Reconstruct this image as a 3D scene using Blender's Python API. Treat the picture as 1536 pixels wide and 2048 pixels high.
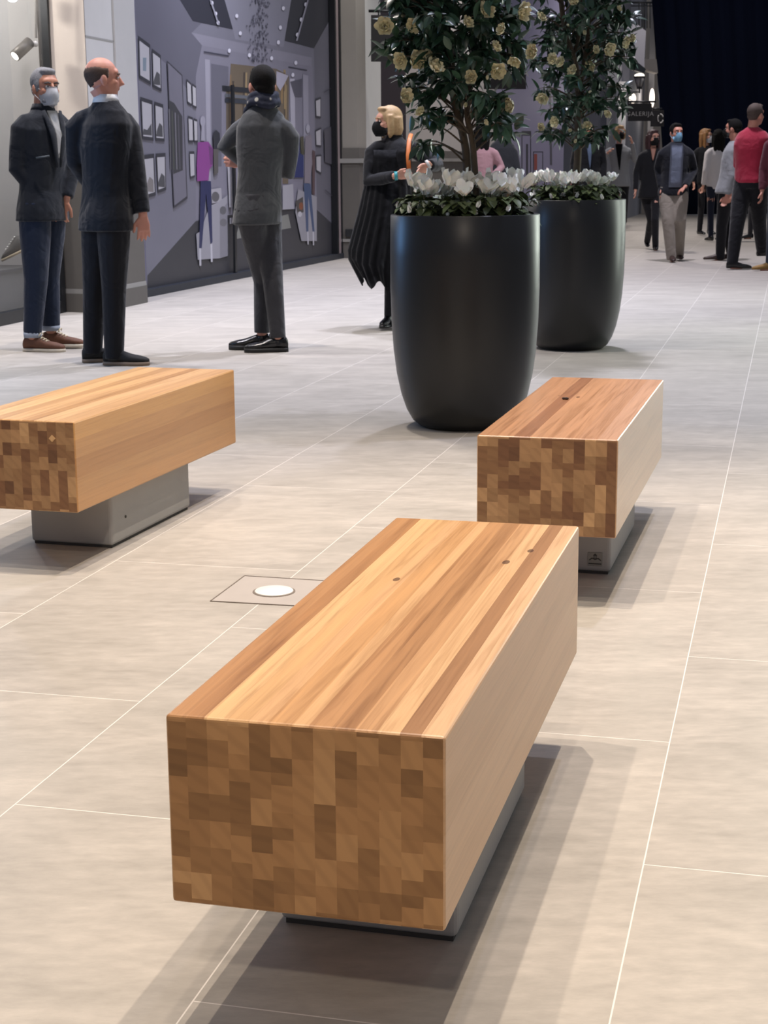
import bpy, bmesh, math, random
from mathutils import Vector, Matrix, noise
random.seed(7)
PI = math.pi
scene = bpy.context.scene
C = scene.collection
for o in list(bpy.data.objects): bpy.data.objects.remove(o)

# ------------------------------------------------------------------ camera
F, PITCH, ROLL, CH = 3184.26, 0.21235, -0.00829, 1.19153
cd = bpy.data.cameras.new('camera'); cam = bpy.data.objects.new('camera', cd); C.objects.link(cam)
cd.sensor_fit = 'VERTICAL'; cd.sensor_height = 24; cd.lens = F/2048*24
cam.location = (0, 0, CH)
cam.rotation_euler = (Matrix.Rotation(PI/2-PITCH, 3, 'X') @ Matrix.Rotation(ROLL, 3, 'Z')).to_euler()
cd.clip_end = 200
cd.dof.use_dof = True; cd.dof.focus_distance = 2.9; cd.dof.aperture_fstop = 16
scene.camera = cam

def ray(u, v):
    a, b = u-768, v-1024; cr, sr = math.cos(ROLL), math.sin(ROLL)
    uu, vv = a*cr+b*sr, -a*sr+b*cr
    c, s = math.cos(PITCH), math.sin(PITCH)
    return Vector((uu, F*c-vv*s, -F*s-vv*c))
def at(u, v, Y):                       # world point seen at a pixel, at a given distance Y
    d = ray(u, v); return Vector((0, 0, CH))+d*(Y/d.y)
def G(u, v, z=0.0):                    # world point seen at a pixel, on the floor (or a height z)
    d = ray(u, v); return Vector((0, 0, CH))+d*((z-CH)/d.z)
def onplane(u, v, P, n):
    d = ray(u, v); o = Vector((0, 0, CH)); return o+d*((P-o).dot(n)/d.dot(n))

# ------------------------------------------------------------------ light
scene.view_settings.view_transform = 'Standard'; scene.view_settings.look = 'None'
scene.view_settings.exposure = 0.65; scene.view_settings.gamma = 1; scene.view_settings.use_curve_mapping = False
W = bpy.data.worlds.new('world'); scene.world = W; W.use_nodes = True
W.node_tree.nodes['Background'].inputs[0].default_value = (0.80, 0.84, 1.0, 1)
W.node_tree.nodes['Background'].inputs[1].default_value = 0.16
def lamp(kind, name, loc, power, col, target=None, size=.08, angle=100, blend=.6):
    l = bpy.data.lights.new(name, kind); l.energy = power; l.color = col
    o = bpy.data.objects.new(name, l); C.objects.link(o); o.location = loc
    if kind == 'SPOT': l.spot_size = math.radians(angle); l.spot_blend = blend; l.shadow_soft_size = size
    elif kind == 'AREA': l.shape = 'RECTANGLE'; l.size, l.size_y = size
    else: l.shadow_soft_size = size
    if target is not None:
        o.rotation_euler = (Vector(target)-Vector(loc)).to_track_quat('-Z', 'Y').to_euler()
    return o
WARM = (1.0, .85, .70); COOL = (.80, .82, 1.0)
lamp('SPOT', 'ceiling_spot', (1.62, 4.76, 7.0), 780, WARM, (.4, 3.4, 0), .04, 70, .8)
lamp('SPOT', 'ceiling_spot', (0.06, 4.95, 7.0), 780, WARM, (-.2, 3.6, 0), .04, 70, .8)
lamp('SPOT', 'ceiling_spot', (-1.35, 4.0, 7.0), 480, WARM, (-.1, 3.2, 0), .05, 70, .8)
lamp('SPOT', 'ceiling_spot', (0.0, 2.0, 7.0), 260, WARM, (0.1, 2.8, 0), .06, 75, .8)
lamp('SPOT', 'ceiling_spot', (-.5, -3.2, 5.5), 330, WARM, (-.1, 2.6, .3), .12, 60, .9)  # fill added behind the camera to brighten the camera-facing bench ends
lamp('SPOT', 'ceiling_spot', (1.9, 7.5, 7.0), 520, (.75, .78, 1.0), (1.6, 6.5, 0), .10, 75, .9)
lamp('SPOT', 'ceiling_spot', (-1.2, 9.5, 7.5), 800, (1, .9, .82), (-1.4, 9.2, 0), .15, 75, .9)
lamp('SPOT', 'ceiling_spot', (-3.0, 11.0, 7.5), 850, (.95, .92, 1), (-2.2, 12.5, 0), .15, 75, .9)
lamp('SPOT', 'ceiling_spot', (1.6, 12.5, 7.5), 1500, COOL, (1.0, 12.0, 0), .2, 90, .9)
lamp('SPOT', 'ceiling_spot', (-.6, 15.5, 7.5), 1500, COOL, (-.6, 15.8, 0), .2, 90, .9)
lamp('SPOT', 'ceiling_spot', (3.6, 19.0, 7.5), 1350, (.92, .88, 1.0), (3.4, 19.0, 0), .2, 95, .9)
lamp('SPOT', 'ceiling_spot', (2.6, 27.0, 7.5), 1100, (1, .92, .9), (3.4, 26.0, 0), .2, 100, .9)
lamp('SPOT', 'ceiling_spot', (5.6, 33.0, 7.5), 800, (1, .92, .9), (5.6, 33.0, 0), .2, 100, .9)
lamp('SPOT', 'facade_spot', (.35, 21.6, 5.4), 160, (1, .97, .92), (.05, 22.9, 2.0), .1, 80, .9)
lamp('SPOT', 'facade_spot', (-2.5, 13.2, 5.2), 75, (1, .93, .86), (-2.85, 15.0, 2.2), .1, 80, .9)
lamp('SPOT', 'facade_spot', (.6, 15.6, 6.0), 420, (.95, .95, 1), (-1.6, 19.0, 1.8), .1, 70, .9)  # added fill that brightens the printed hoarding, no fixture known there
# tall blue and white light strips of the shop fronts on both sides of the mall
lamp('AREA', 'shopfront_light', (-3.3, 9.3, 1.5), 16, (.22, .5, 1.0), (0.38, 7.5, .9), (.16, 1.5))
lamp('AREA', 'shopfront_light', (4.2, 11.6, 1.8), 40, (.90, 1.0, .88), (0.5, 7.6, .8), (.5, 3.0))
lamp('AREA', 'shopfront_light', (5.6, 15.2, 1.8), 40, (.90, 1.0, .88), (1.3, 10.8, .8), (.5, 3.0))

# ------------------------------------------------------------------ materials
def lin(h):
    if isinstance(h, str):
        h = h.lstrip('#'); c = [int(h[i:i+2], 16)/255 for i in (0, 2, 4)]
    else: c = [x/255 for x in h]
    return tuple(x/12.92 if x <= .04045 else ((x+.055)/1.055)**2.4 for x in c)+(1,)
MATS = {}
class NT:
    def __init__(s, name):
        s.m = bpy.data.materials.new(name); s.m.use_nodes = True; s.t = s.m.node_tree
        s.b = s.t.nodes['Principled BSDF']; s.out = s.t.nodes['Material Output']
    def n(s, typ, ins=None, **kw):
        x = s.t.nodes.new(typ)
        for k, v in kw.items(): setattr(x, k, v)
        for k, v in (ins or {}).items(): s.put(x.inputs[k], v)
        return x
    def put(s, sock, v):
        if isinstance(v, bpy.types.NodeSocket): s.t.links.new(v, sock)
        else: sock.default_value = v
    def math(s, op, a, b=0.0, c=0.0):
        x = s.n('ShaderNodeMath', operation=op); s.put(x.inputs[0], a); s.put(x.inputs[1], b); s.put(x.inputs[2], c); return x.outputs[0]
    def mix(s, f, a, b, typ='MIX'):
        x = s.n('ShaderNodeMix', data_type='RGBA', blend_type=typ); s.put(x.inputs[0], f); s.put(x.inputs[6], a); s.put(x.inputs[7], b); return x.outputs[2]
    def ramp(s, f, stops, interp='LINEAR'):
        x = s.n('ShaderNodeValToRGB'); r = x.color_ramp; r.interpolation = interp
        while len(r.elements) < len(stops): r.elements.new(.5)
        for e, (p, c) in zip(r.elements, stops): e.position = p
        for e, (p, c) in zip(r.elements, stops): e.color = c
        s.put(x.inputs[0], f); return x.outputs[0]
    def bump(s, h, strength=.2, dist=.002):
        x = s.n('ShaderNodeBump', {'Strength': strength, 'Distance': dist, 'Height': h}); s.put(s.b.inputs['Normal'], x.outputs[0])
def plain(name, col, rough=.6, metal=0, spec=.5, noise_amt=.12, scale=40, bump=0.0, sheen=0.0, coat=0.0, sss=0.0):
    if name in MATS: return MATS[name]
    t = NT(name); c = lin(col) if isinstance(col, str) else col
    tc = t.n('ShaderNodeTexCoord').outputs['Object']
    nz = t.n('ShaderNodeTexNoise', {'Vector': tc, 'Scale': scale, 'Detail': 3.0}).outputs[0]
    dk = tuple(x*(1-noise_amt) for x in c[:3])+(1,); lt = tuple(min(1, x*(1+noise_amt)) for x in c[:3])+(1,)
    t.put(t.b.inputs['Base Color'], t.mix(nz, dk, lt))
    t.b.inputs['Roughness'].default_value = rough; t.b.inputs['Metallic'].default_value = metal
    t.b.inputs['Specular IOR Level'].default_value = spec
    if sheen: t.b.inputs['Sheen Weight'].default_value = sheen
    if coat: t.b.inputs['Coat Weight'].default_value = coat
    if sss: t.b.inputs['Subsurface Weight'].default_value = sss; t.b.inputs['Subsurface Scale'].default_value = .01
    if bump: t.bump(nz, bump, .004)
    MATS[name] = t.m; return t.m
def emit(name, col, strength):
    if name in MATS: return MATS[name]
    t = NT(name); e = t.n('ShaderNodeEmission', {'Color': lin(col), 'Strength': strength})
    t.t.links.new(e.outputs[0], t.out.inputs[0]); MATS[name] = t.m; return t.m
def cloth(name, col, sheen=.15, rough=.85):
    if name in MATS: return MATS[name]
    t = NT(name); c = lin(col); tc = t.n('ShaderNodeTexCoord').outputs['Object']
    folds = t.n('ShaderNodeTexNoise', {'Vector': tc, 'Scale': 7.0, 'Detail': 2.0, 'Distortion': 1.2}).outputs[0]
    fine = t.n('ShaderNodeTexNoise', {'Vector': tc, 'Scale': 260.0, 'Detail': 1.0}).outputs[0]
    t.put(t.b.inputs['Base Color'], t.mix(fine, tuple(x*.82 for x in c[:3])+(1,), tuple(min(1, x*1.18) for x in c[:3])+(1,)))
    t.b.inputs['Roughness'].default_value = rough; t.b.inputs['Specular IOR Level'].default_value = .25
    t.b.inputs['Sheen Weight'].default_value = sheen
    t.bump(t.math('ADD', folds, t.math('MULTIPLY', fine, .03)), .28, .05)
    MATS[name] = t.m; return t.m

def floor_mat():
    t = NT('porcelain_tile'); phi = -0.2479; u0, Wt, Lt, r0 = -.20059, .60038, 1.24267, 2.61876
    pos = t.n('ShaderNodeNewGeometry').outputs['Position']
    sx = t.n('ShaderNodeSeparateXYZ', {0: pos}); x, y = sx.outputs[0], sx.outputs[1]
    cp, sp = math.cos(phi), math.sin(phi)
    m = t.math('DIVIDE', t.math('SUBTRACT', t.math('ADD', t.math('MULTIPLY', x, cp), t.math('MULTIPLY', y, sp)), u0), Wt)
    k = t.math('FLOOR', m)
    # columns k even: rows at r0+i*Lt ; odd: half shifted
    par = t.math('MULTIPLY', t.math('FLOORED_MODULO', t.math('ADD', k, 0.0), 2.0), .5)
    r = t.math('SUBTRACT', t.math('DIVIDE', t.math('SUBTRACT', t.math('ADD', t.math('MULTIPLY', x, -sp), t.math('MULTIPLY', y, cp)), r0), Lt), par)
    kr = t.math('FLOOR', r)
    fm = t.math('SUBTRACT', m, k); fr = t.math('SUBTRACT', r, kr)
    dm = t.math('MULTIPLY', t.math('MINIMUM', fm, t.math('SUBTRACT', 1.0, fm)), Wt)
    dr = t.math('MULTIPLY', t.math('MINIMUM', fr, t.math('SUBTRACT', 1.0, fr)), Lt)
    line = t.math('LESS_THAN', t.math('MINIMUM', dm, dr), .0013)
    cell = t.n('ShaderNodeCombineXYZ', {0: k, 1: kr})
    wn = t.n('ShaderNodeTexWhiteNoise', {'Vector': cell.outputs[0]})
    off = t.n('ShaderNodeVectorMath', {0: pos, 1: wn.outputs['Color']}, operation='ADD').outputs[0]
    mp = t.n('ShaderNodeMapping', {'Vector': off, 'Rotation': (0, 0, .2), 'Scale': (1.0, 2.6, 1.0)}).outputs[0]
    n1 = t.n('ShaderNodeTexNoise', {'Vector': mp, 'Scale': 2.2, 'Detail': 7.0, 'Roughness': .62}).outputs[0]
    n2 = t.n('ShaderNodeTexNoise', {'Vector': mp, 'Scale': 14.0, 'Detail': 6.0, 'Roughness': .7}).outputs[0]
    nn = t.math('ADD', t.math('MULTIPLY', n1, .55), t.math('MULTIPLY', n2, .45))
    c = t.ramp(nn, [(.30, lin('#938e85')), (.5, lin('#a7a198')), (.70, lin('#bbb4aa'))])
    c = t.mix(t.math('MULTIPLY', wn.outputs[0], .12), c, lin('#8d8782'))
    c = t.mix(line, c, lin('#d9d3cb'))
    t.put(t.b.inputs['Base Color'], c)
    t.put(t.b.inputs['Roughness'], t.math('ADD', t.math('MULTIPLY', n2, .2), .36))
    t.b.inputs['Specular IOR Level'].default_value = .35
    t.bump(t.math('SUBTRACT', n2, t.math('MULTIPLY', line, .5)), .12, .001)
    return t.m

def wood_mat(name, tops, sides, W_, zb, zt, ends, seed, gloss=.32):
    t = NT(name); tc = t.n('ShaderNodeTexCoord')
    P = tc.outputs['Object']; sp = t.n('ShaderNodeSeparateXYZ', {0: P}); x, y, z = sp.outputs
    ns = t.n('ShaderNodeSeparateXYZ', {0: tc.outputs['Normal']})
    isend = t.math('GREATER_THAN', t.math('ABSOLUTE', ns.outputs[1]), .72)
    istop = t.math('GREATER_THAN', t.math('ABSOLUTE', ns.outputs[2]), .6)
    fx = t.math('DIVIDE', x, W_); fz = t.math('DIVIDE', t.math('SUBTRACT', z, zb), zt-zb)
    def stops(lst):
        tot = sum(w for w, c in lst); p = 0; o = []
        for w, c in lst: o.append((p/tot, lin(c))); p += w
        return o
    topc = t.ramp(fx, stops(tops), 'CONSTANT'); sidec = t.ramp(fz, stops(sides), 'CONSTANT')
    long = t.mix(istop, sidec, topc)
    # long grain, its own phase in every stave
    st = t.math('ADD', t.math('MULTIPLY', t.math('FLOOR', t.math('MULTIPLY', x, 33.0)), 3.7), t.math('MULTIPLY', t.math('FLOOR', t.math('MULTIPLY', z, 14.0)), 2.3))
    gp = t.n('ShaderNodeCombineXYZ', {0: t.math('MULTIPLY', x, 55.0), 1: t.math('ADD', t.math('MULTIPLY', y, 1.7), st), 2: t.math('MULTIPLY', z, 55.0)}).outputs[0]
    g1 = t.n('ShaderNodeTexNoise', {'Vector': gp, 'Scale': 1.0, 'Detail': 5.0, 'Roughness': .6, 'Distortion': .8}).outputs[0]
    gp2 = t.n('ShaderNodeCombineXYZ', {0: t.math('MULTIPLY', x, 420.0), 1: t.math('MULTIPLY', y, 9.0), 2: t.math('MULTIPLY', z, 420.0)}).outputs[0]
    g2 = t.n('ShaderNodeTexNoise', {'Vector': gp2, 'Scale': 1.0, 'Detail': 2.0}).outputs[0]
    g = t.ramp(g1, [(.30, (.66, .60, .53, 1)), (.5, (.97, .96, .95, 1)), (.72, (1.12, 1.10, 1.06, 1))])
    long = t.mix(t.math('ADD', t.math('MULTIPLY', istop, .65), .35), long, g, 'MULTIPLY')
    long = t.mix(t.ramp(g2, [(.35, (.22, .22, .22, 1)), (.5, (0, 0, 0, 1))]), long, t.mix(1.0, long, (.8, .74, .68, 1), 'MULTIPLY'))
    # end grain blocks
    cx = t.math('FLOOR', t.math('DIVIDE', x, .0302))
    colh = t.n('ShaderNodeTexWhiteNoise', {'W': t.math('ADD', cx, seed*3.1)}, noise_dimensions='1D').outputs[0]
    shift = t.math('MULTIPLY', t.math('GREATER_THAN', colh, .5), .45)
    cz = t.math('FLOOR', t.math('ADD', t.math('DIVIDE', z, .0395), shift))
    cell = t.n('ShaderNodeCombineXYZ', {0: cx, 1: cz, 2: float(seed)}).outputs[0]
    wn = t.n('ShaderNodeTexWhiteNoise', {'Vector': cell})
    cell2 = t.n('ShaderNodeCombineXYZ', {0: t.math('FLOOR', t.math('DIVIDE', x, .0604)), 1: t.math('FLOOR', t.math('DIVIDE', z, .079)), 2: float(seed)+5}).outputs[0]
    wn2 = t.n('ShaderNodeTexWhiteNoise', {'Vector': cell2}).outputs[0]
    hv = t.math('ADD', t.math('MULTIPLY', wn.outputs[0], .68), t.math('MULTIPLY', wn2, .32))
    ec = t.ramp(hv, [(i/(len(ends)-1), lin(c)) for i, c in enumerate(ends)])
    vo = t.n('ShaderNodeVectorMath', {0: wn.outputs['Color'], 1: (.6, .0, .6)}, operation='MULTIPLY').outputs[0]
    vp = t.n('ShaderNodeVectorMath', {0: P, 1: vo}, operation='ADD').outputs[0]
    wv = t.n('ShaderNodeTexWave', {'Vector': vp, 'Scale': 13.0, 'Distortion': 7.0, 'Detail': 2.0, 'Detail Scale': .5}, wave_type='RINGS', rings_direction='Y').outputs[1]
    er = t.ramp(wv, [(0, (.93, .91, .88, 1)), (.6, (1.04, 1.03, 1.0, 1))])
    ec = t.mix(1.0, ec, er, 'MULTIPLY')
    col = t.mix(isend, long, ec)
    # knots
    for (kx, ky, kr) in KN.get(name, []):
        d = t.math('SQRT', t.math('ADD', t.math('POWER', t.math('SUBTRACT', x, kx), 2.0), t.math('MULTIPLY', t.math('POWER', t.math('SUBTRACT', y, ky), 2.0), .2)))
        col = t.mix(t.math('MULTIPLY', t.math('MULTIPLY', t.math('LESS_THAN', d, kr), istop), .75), col, lin('#3c2416'))
    t.put(t.b.inputs['Base Color'], col)
    t.put(t.b.inputs['Roughness'], t.mix(isend, (gloss,)*3+(1,), (.5, .5, .5, 1)))
    t.b.inputs['Specular IOR Level'].default_value = .45
    t.bump(g2, .06, .0006)
    return t.m
KN = {}

# ------------------------------------------------------------------ mesh helpers
def obj(name, bm, mat, parent=None, smooth=False, label=None):
    bmesh.ops.recalc_face_normals(bm, faces=bm.faces)
    me = bpy.data.meshes.new(name); bm.to_mesh(me); bm.free()
    for m in (mat if isinstance(mat, (list, tuple)) else [mat]): me.materials.append(m)
    if smooth: me.polygons.foreach_set('use_smooth', [True]*len(me.polygons))
    o = bpy.data.objects.new(name, me); C.objects.link(o)
    if parent is not None:
        o.parent = parent
        if SHIFT[0]: o.location = -parent.location
    if label: o['label'] = label
    return o
SHIFT = [False]       # while True, parts are modelled in world coordinates and moved under their thing
def thing(name, label, cat, loc=(0, 0, 0), rotz=0, group=None):
    o = bpy.data.objects.new(name, None); C.objects.link(o); o.location = loc; o.rotation_euler = (0, 0, rotz)
    o.empty_display_size = .1
    o['label'] = label; o['category'] = cat
    if group: o['group'] = group
    return o
def tag(o, label, cat, group=None):
    o['label'] = label; o['category'] = cat
    if group: o['group'] = group
    return o
def struct(name, bm, mat, parent=None, smooth=False):
    o = obj(name, bm, mat, parent, smooth); o['kind'] = 'structure'; return o
def B(): return bmesh.new()
def box(bm, a, b, mi=0, bev=0):
    vs = [bm.verts.new((x, y, z)) for x in (a[0], b[0]) for y in (a[1], b[1]) for z in (a[2], b[2])]
    idx = [(0, 1, 3, 2), (4, 6, 7, 5), (0, 4, 5, 1), (2, 3, 7, 6), (0, 2, 6, 4), (1, 5, 7, 3)]
    fs = [bm.faces.new([vs[i] for i in q]) for q in idx]
    for f in fs: f.material_index = mi
    if bev:
        es = list({e for f in fs for e in f.edges})
        bmesh.ops.bevel(bm, geom=es, offset=bev, segments=3, affect='EDGES', profile=.5)
    return bm
def prism(bm, pts, z0, z1, mi=0, bev=0):      # footprint polygon extruded in z
    lo = [bm.verts.new((p[0], p[1], z0)) for p in pts]; hi = [bm.verts.new((p[0], p[1], z1)) for p in pts]
    n = len(pts); fs = [bm.faces.new(lo[::-1]), bm.faces.new(hi)]
    for i in range(n): fs.append(bm.faces.new((lo[i], lo[(i+1) % n], hi[(i+1) % n], hi[i])))
    for f in fs: f.material_index = mi
    if bev: bmesh.ops.bevel(bm, geom=list({e for f in fs for e in f.edges}), offset=bev, segments=2, affect='EDGES')
    return bm
def loft(bm, rings, seg=12, mi=0, cap=True):  # rings: (centre, vector a, vector b)
    R = []
    for c, a, b in rings:
        c, a, b = Vector(c), Vector(a), Vector(b)
        R.append([bm.verts.new(c+a*math.cos(2*PI*i/seg)+b*math.sin(2*PI*i/seg)) for i in range(seg)])
    for r0, r1 in zip(R, R[1:]):
        for i in range(seg):
            f = bm.faces.new((r0[i], r0[(i+1) % seg], r1[(i+1) % seg], r1[i])); f.material_index = mi; f.smooth = True
    if cap:
        for r in (R[0][::-1], R[-1]): f = bm.faces.new(r); f.material_index = mi
    return bm
def tube(bm, pts, rad, seg=10, mi=0, cap=True, flat=None):
    pts = [Vector(p) for p in pts]
    if not hasattr(rad, '__len__'): rad = [rad]*len(pts)
    rings = []; prev = None
    for i, p in enumerate(pts):
        d = (pts[min(i+1, len(pts)-1)]-pts[max(i-1, 0)]).normalized()
        if prev is None:
            a = d.orthogonal().normalized() if flat is None else (Vector(flat)-d*Vector(flat).dot(d)).normalized()
        else: a = (prev-d*prev.dot(d)).normalized()
        prev = a; b = d.cross(a)
        k = rad[i]
        ra, rb = (k, k) if not hasattr(k, '__len__') else k
        rings.append((p, a*ra, b*rb))
    return loft(bm, rings, seg, mi, cap)
def ball(bm, c, r, seg=16, rings=10, rot=None, mi=0):
    c = Vector(c); r = Vector(r if hasattr(r, '__len__') else (r, r, r))
    M = rot or Matrix.Identity(3); RR = []
    top = bm.verts.new(c+M@Vector((0, 0, r.z))); bot = bm.verts.new(c-M@Vector((0, 0, r.z)))
    for j in range(1, rings):
        th = PI*j/rings
        RR.append([bm.verts.new(c+M@Vector((r.x*math.sin(th)*math.cos(2*PI*i/seg), r.y*math.sin(th)*math.sin(2*PI*i/seg), r.z*math.cos(th)))) for i in range(seg)])
    fs = []
    for i in range(seg):
        fs.append(bm.faces.new((top, RR[0][i], RR[0][(i+1) % seg]))); fs.append(bm.faces.new((bot, RR[-1][(i+1) % seg], RR[-1][i])))
    for a, b in zip(RR, RR[1:]):
        for i in range(seg): fs.append(bm.faces.new((a[i], b[i], b[(i+1) % seg], a[(i+1) % seg])))
    for f in fs: f.material_index = mi; f.smooth = True
    return bm
def catmull(pts, n=4):
    pts = [Vector(p) for p in pts]; q = [pts[0]]+pts+[pts[-1]]; out = []
    for i in range(1, len(q)-2):
        a, b, c, d = q[i-1:i+3]
        for k in range(n):
            t = k/n; out.append(.5*((2*b)+(c-a)*t+(2*a-5*b+4*c-d)*t*t+(3*b-a-3*c+d)*t**3))
    return out+[pts[-1]]
def lathe(bm, prof, seg=64, mi=0, centre=(0, 0)):
    R = [[bm.verts.new((centre[0]+r*math.cos(2*PI*i/seg), centre[1]+r*math.sin(2*PI*i/seg), z)) for i in range(seg)] for r, z in prof]
    for a, b in zip(R, R[1:]):
        for i in range(seg):
            f = bm.faces.new((a[i], a[(i+1) % seg], b[(i+1) % seg], b[i])); f.smooth = True; f.material_index = mi
    bm.faces.new(R[0][::-1]); bm.faces.new(R[-1])
    return bm
def text_mesh(name, s, size, mat, parent, loc, rot, depth=.002, align='CENTER'):
    cu = bpy.data.curves.new(name, 'FONT'); cu.body = s; cu.size = size; cu.extrude = depth; cu.align_x = align; cu.align_y = 'CENTER'
    cu.space_character = 1.12
    tmp = bpy.data.objects.new('tmp', cu); C.objects.link(tmp)
    me = bpy.data.meshes.new_from_object(tmp.evaluated_get(bpy.context.evaluated_depsgraph_get()))
    bpy.data.objects.remove(tmp); bpy.data.curves.remove(cu)
    me.materials.clear(); me.materials.append(mat)
    o = bpy.data.objects.new(name, me); C.objects.link(o); o.location = loc; o.rotation_euler = rot
    if parent is not None: o.parent = parent
    return o

# ------------------------------------------------------------------ floor
bm = B(); box(bm, (-14, -3, -.12), (32, 62, 0)); struct('floor', bm, floor_mat())
PHI = .2479; DIRF = Vector((math.sin(PHI), math.cos(PHI), 0))

# ------------------------------------------------------------------ left facade
stone_w = plain('pale_render', '#b5b3b2', .8, noise_amt=.05, scale=6, bump=.05)
stone_c = plain('cream_render', '#c9bdb0', .8, noise_amt=.04, scale=6, bump=.05)
wains = plain('dark_stone', '#5b5752', .7, noise_amt=.08, scale=12, bump=.05)
ledge = plain('ledge_stone', '#8b8985', .6, noise_amt=.05)
black_metal = plain('black_metal', '#16181b', .4, noise_amt=.1)
pilm = plain('taupe_render', '#8d8880', .8, noise_amt=.05, scale=8)

# pillar between shop window and hoarding
a = G(135, 624); b = G(198, 626); c = G(294.5, 605); dn = (c-b).normalized(); nn = Vector((-dn.y, dn.x, 0))
back = .9
foot = [a, b, c, c+nn*back, a+nn*back*.6]
def offs(poly, d):
    cen = sum((Vector(p) for p in poly), Vector())/len(poly); return [cen+(p-cen)*(1+d) for p in poly]
bm = B(); prism(bm, offs(foot, -.04), 0, 6.0, 0); wall = struct('wall_pillar', bm, stone_w)
bm = B(); prism(bm, offs(foot, -.01), 0, 1.18); struct('wall_dado', bm, wains, wall)
bm = B(); prism(bm, offs(foot, .01), 0, .16); prism(bm, offs(foot, .0), .16, .20, 1); struct('baseboard_left', bm, [wains, ledge])
bm = B()
cf = G(198, 626); cg = G(134, 625)
prism(bm, [cg+Vector((-.02, -.02, 0)), cf+Vector((0.0, -.02, 0)), cf+nn*.3, cg+nn*.3], 1.19, 6.0, 0, .01)
struct('trim_1', bm, stone_c, wall)
bm = B(); prism(bm, offs(foot, -.034), 2.28, 2.295); struct('trim_2', bm, plain('joint_grey', '#8a8886', .8), wall)
p225 = b.lerp(c, .55); bm = B(); prism(bm, [p225+nn*.05, c+nn*.05-dn*.03, c-nn*.0-dn*.03, p225-nn*.0], 1.19, 6.0); struct('trim_3', bm, plain('grey_render', '#a9a7a6', .8, noise_amt=.04, scale=6), wall)

# shop window on the far left
w0 = G(-60, 666); w1 = G(133, 624.5); wd = (w1-w0).normalized(); wn_ = Vector((-wd.y, wd.x, 0))
win = bpy.data.objects.new('window_1', None); C.objects.link(win); win['kind'] = 'structure'
def strip(p, q, t, z0, z1, d0=0.0, bm=None, mi=0):
    bm = bm or B(); n = Vector((-(q-p).y, (q-p).x, 0)).normalized()
    return prism(bm, [p+n*d0, q+n*d0, q+n*(d0+t), p+n*(d0+t)], z0, z1, mi)
bm = B(); strip(w0, w1, .08, 0, .10, 0, bm); strip(w1-wd*.085, w1, .08, .1, 6, 0, bm); strip(w0, w1, .08, 5.9, 6, 0, bm)
struct('window_frame', bm, black_metal, win)
gl = NT('clear_glass'); tr = gl.n('ShaderNodeBsdfTransparent'); gs = gl.n('ShaderNodeBsdfGlossy', {'Roughness': .02})
fr = gl.n('ShaderNodeFresnel', {'IOR': 1.45}); bf = gl.n('ShaderNodeNewGeometry').outputs['Backfacing']; mx = gl.n('ShaderNodeMixShader', {0: gl.math('MULTIPLY', fr.outputs[0], gl.math('SUBTRACT', 1.0, bf)), 1: tr.outputs[0], 2: gs.outputs[0]})
gl.t.links.new(mx.outputs[0], gl.out.inputs[0])
bm = B(); strip(w0, w1-wd*.08, .01, .1, 5.9, .03, bm); struct('window_pane', bm, gl.m, win)
# shop interior
bm = B()
k0 = w0+wn_*1.6; k1 = w1+wn_*1.6+wd*.6
strip(k0, k1, .1, 0, 6, 0, bm); strip(w1+wd*.03+wn_*.1, w1+wd*.03+wn_*2.2, .1, 0, 6, 0, bm)
struct('wall_shop', bm, plain('shop_white', '#a19f9c', .7, noise_amt=.03, scale=3))
bm = B(); strip(k0, k1, .03, 1.18, 1.34, -.04, bm); struct('shop_band', bm, plain('shop_grey_band', '#6d6a68', .6))  # darker band across the back wall of the shop
bm = B(); strip(w1-wd*.42+wn_*1.35, w1-wd*.40+wn_*1.35, .1, 1.5, 6, 0, bm); struct('trim_5', bm, plain('seam_grey', '#7b7674', .7))
pl = thing('display_plinth', 'dark grey display platform behind the shop window glass', 'display plinth', (w0+wn_*.7)[:])
SHIFT[0] = True
bm = B(); strip(w0, w1-wd*.3, 1.0, .0, .40, .12, bm); obj('body', bm, plain('plinth_grey', '#4c4c4a', .6, scale=20), pl)
bm = B(); strip(w0, w1-wd*.3, 1.03, .40, .42, .10, bm); obj('platform_top', bm, plain('plinth_top', '#3a3a39', .5), pl)
SHIFT[0] = False
lamp('POINT', 'shop_lamp', (w0+wn_*.9+wd*.6+Vector((0, 0, 2.9)))[:], 55, (1, .97, .93), size=.1)

# white and brown sneaker on show, toe down to the left
sneak = thing('display_sneaker', 'grey sneaker with white laces and cream sole, tilted on show behind the shop glass', 'shoe', (at(24, 512, w1.y-.35))[:])
Yk = w1.y-.35
SHIFT[0] = True
toe = at(6, 522, Yk); heel = at(58, 497, Yk); top = at(44, 476, Yk)
bm = B(); ax = (heel-toe).normalized(); upv = Vector((0, -1, 0)).cross(ax).normalized(); upv = upv if upv.z > 0 else -upv
L_ = (heel-toe).length; tk = Vector((0, .05, 0))
for kx, hgt, wy in ((0, .012, .02), (.12, .03, .038), (.4, .055, .045), (.6, .09, .042), (.8, .10, .036), (.97, .085, .03)):
    pass
rg = [(toe+ax*L_*kx+upv*(.018+hgt/2), Vector((0, wy, 0)), upv*hgt/2) for kx, hgt, wy in ((.0, .012, .015), (.12, .035, .038), (.4, .06, .045), (.62, .10, .042), (.8, .12, .036), (.98, .105, .026))]
loft(bm, rg, 14); obj('upper', bm, plain('sneaker_grey', '#4d4b47', .7), sneak, True)
bm = B(); loft(bm, [(toe+ax*L_*kx+upv*.008, Vector((0, wy, 0)), upv*.012) for kx, wy in ((-.03, .02), (.12, .042), (.4, .048), (.8, .042), (1.0, .03))], 12)
obj('sole', bm, plain('cream_rubber', '#b7a68a', .6), sneak, True)
bm = B()
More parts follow.
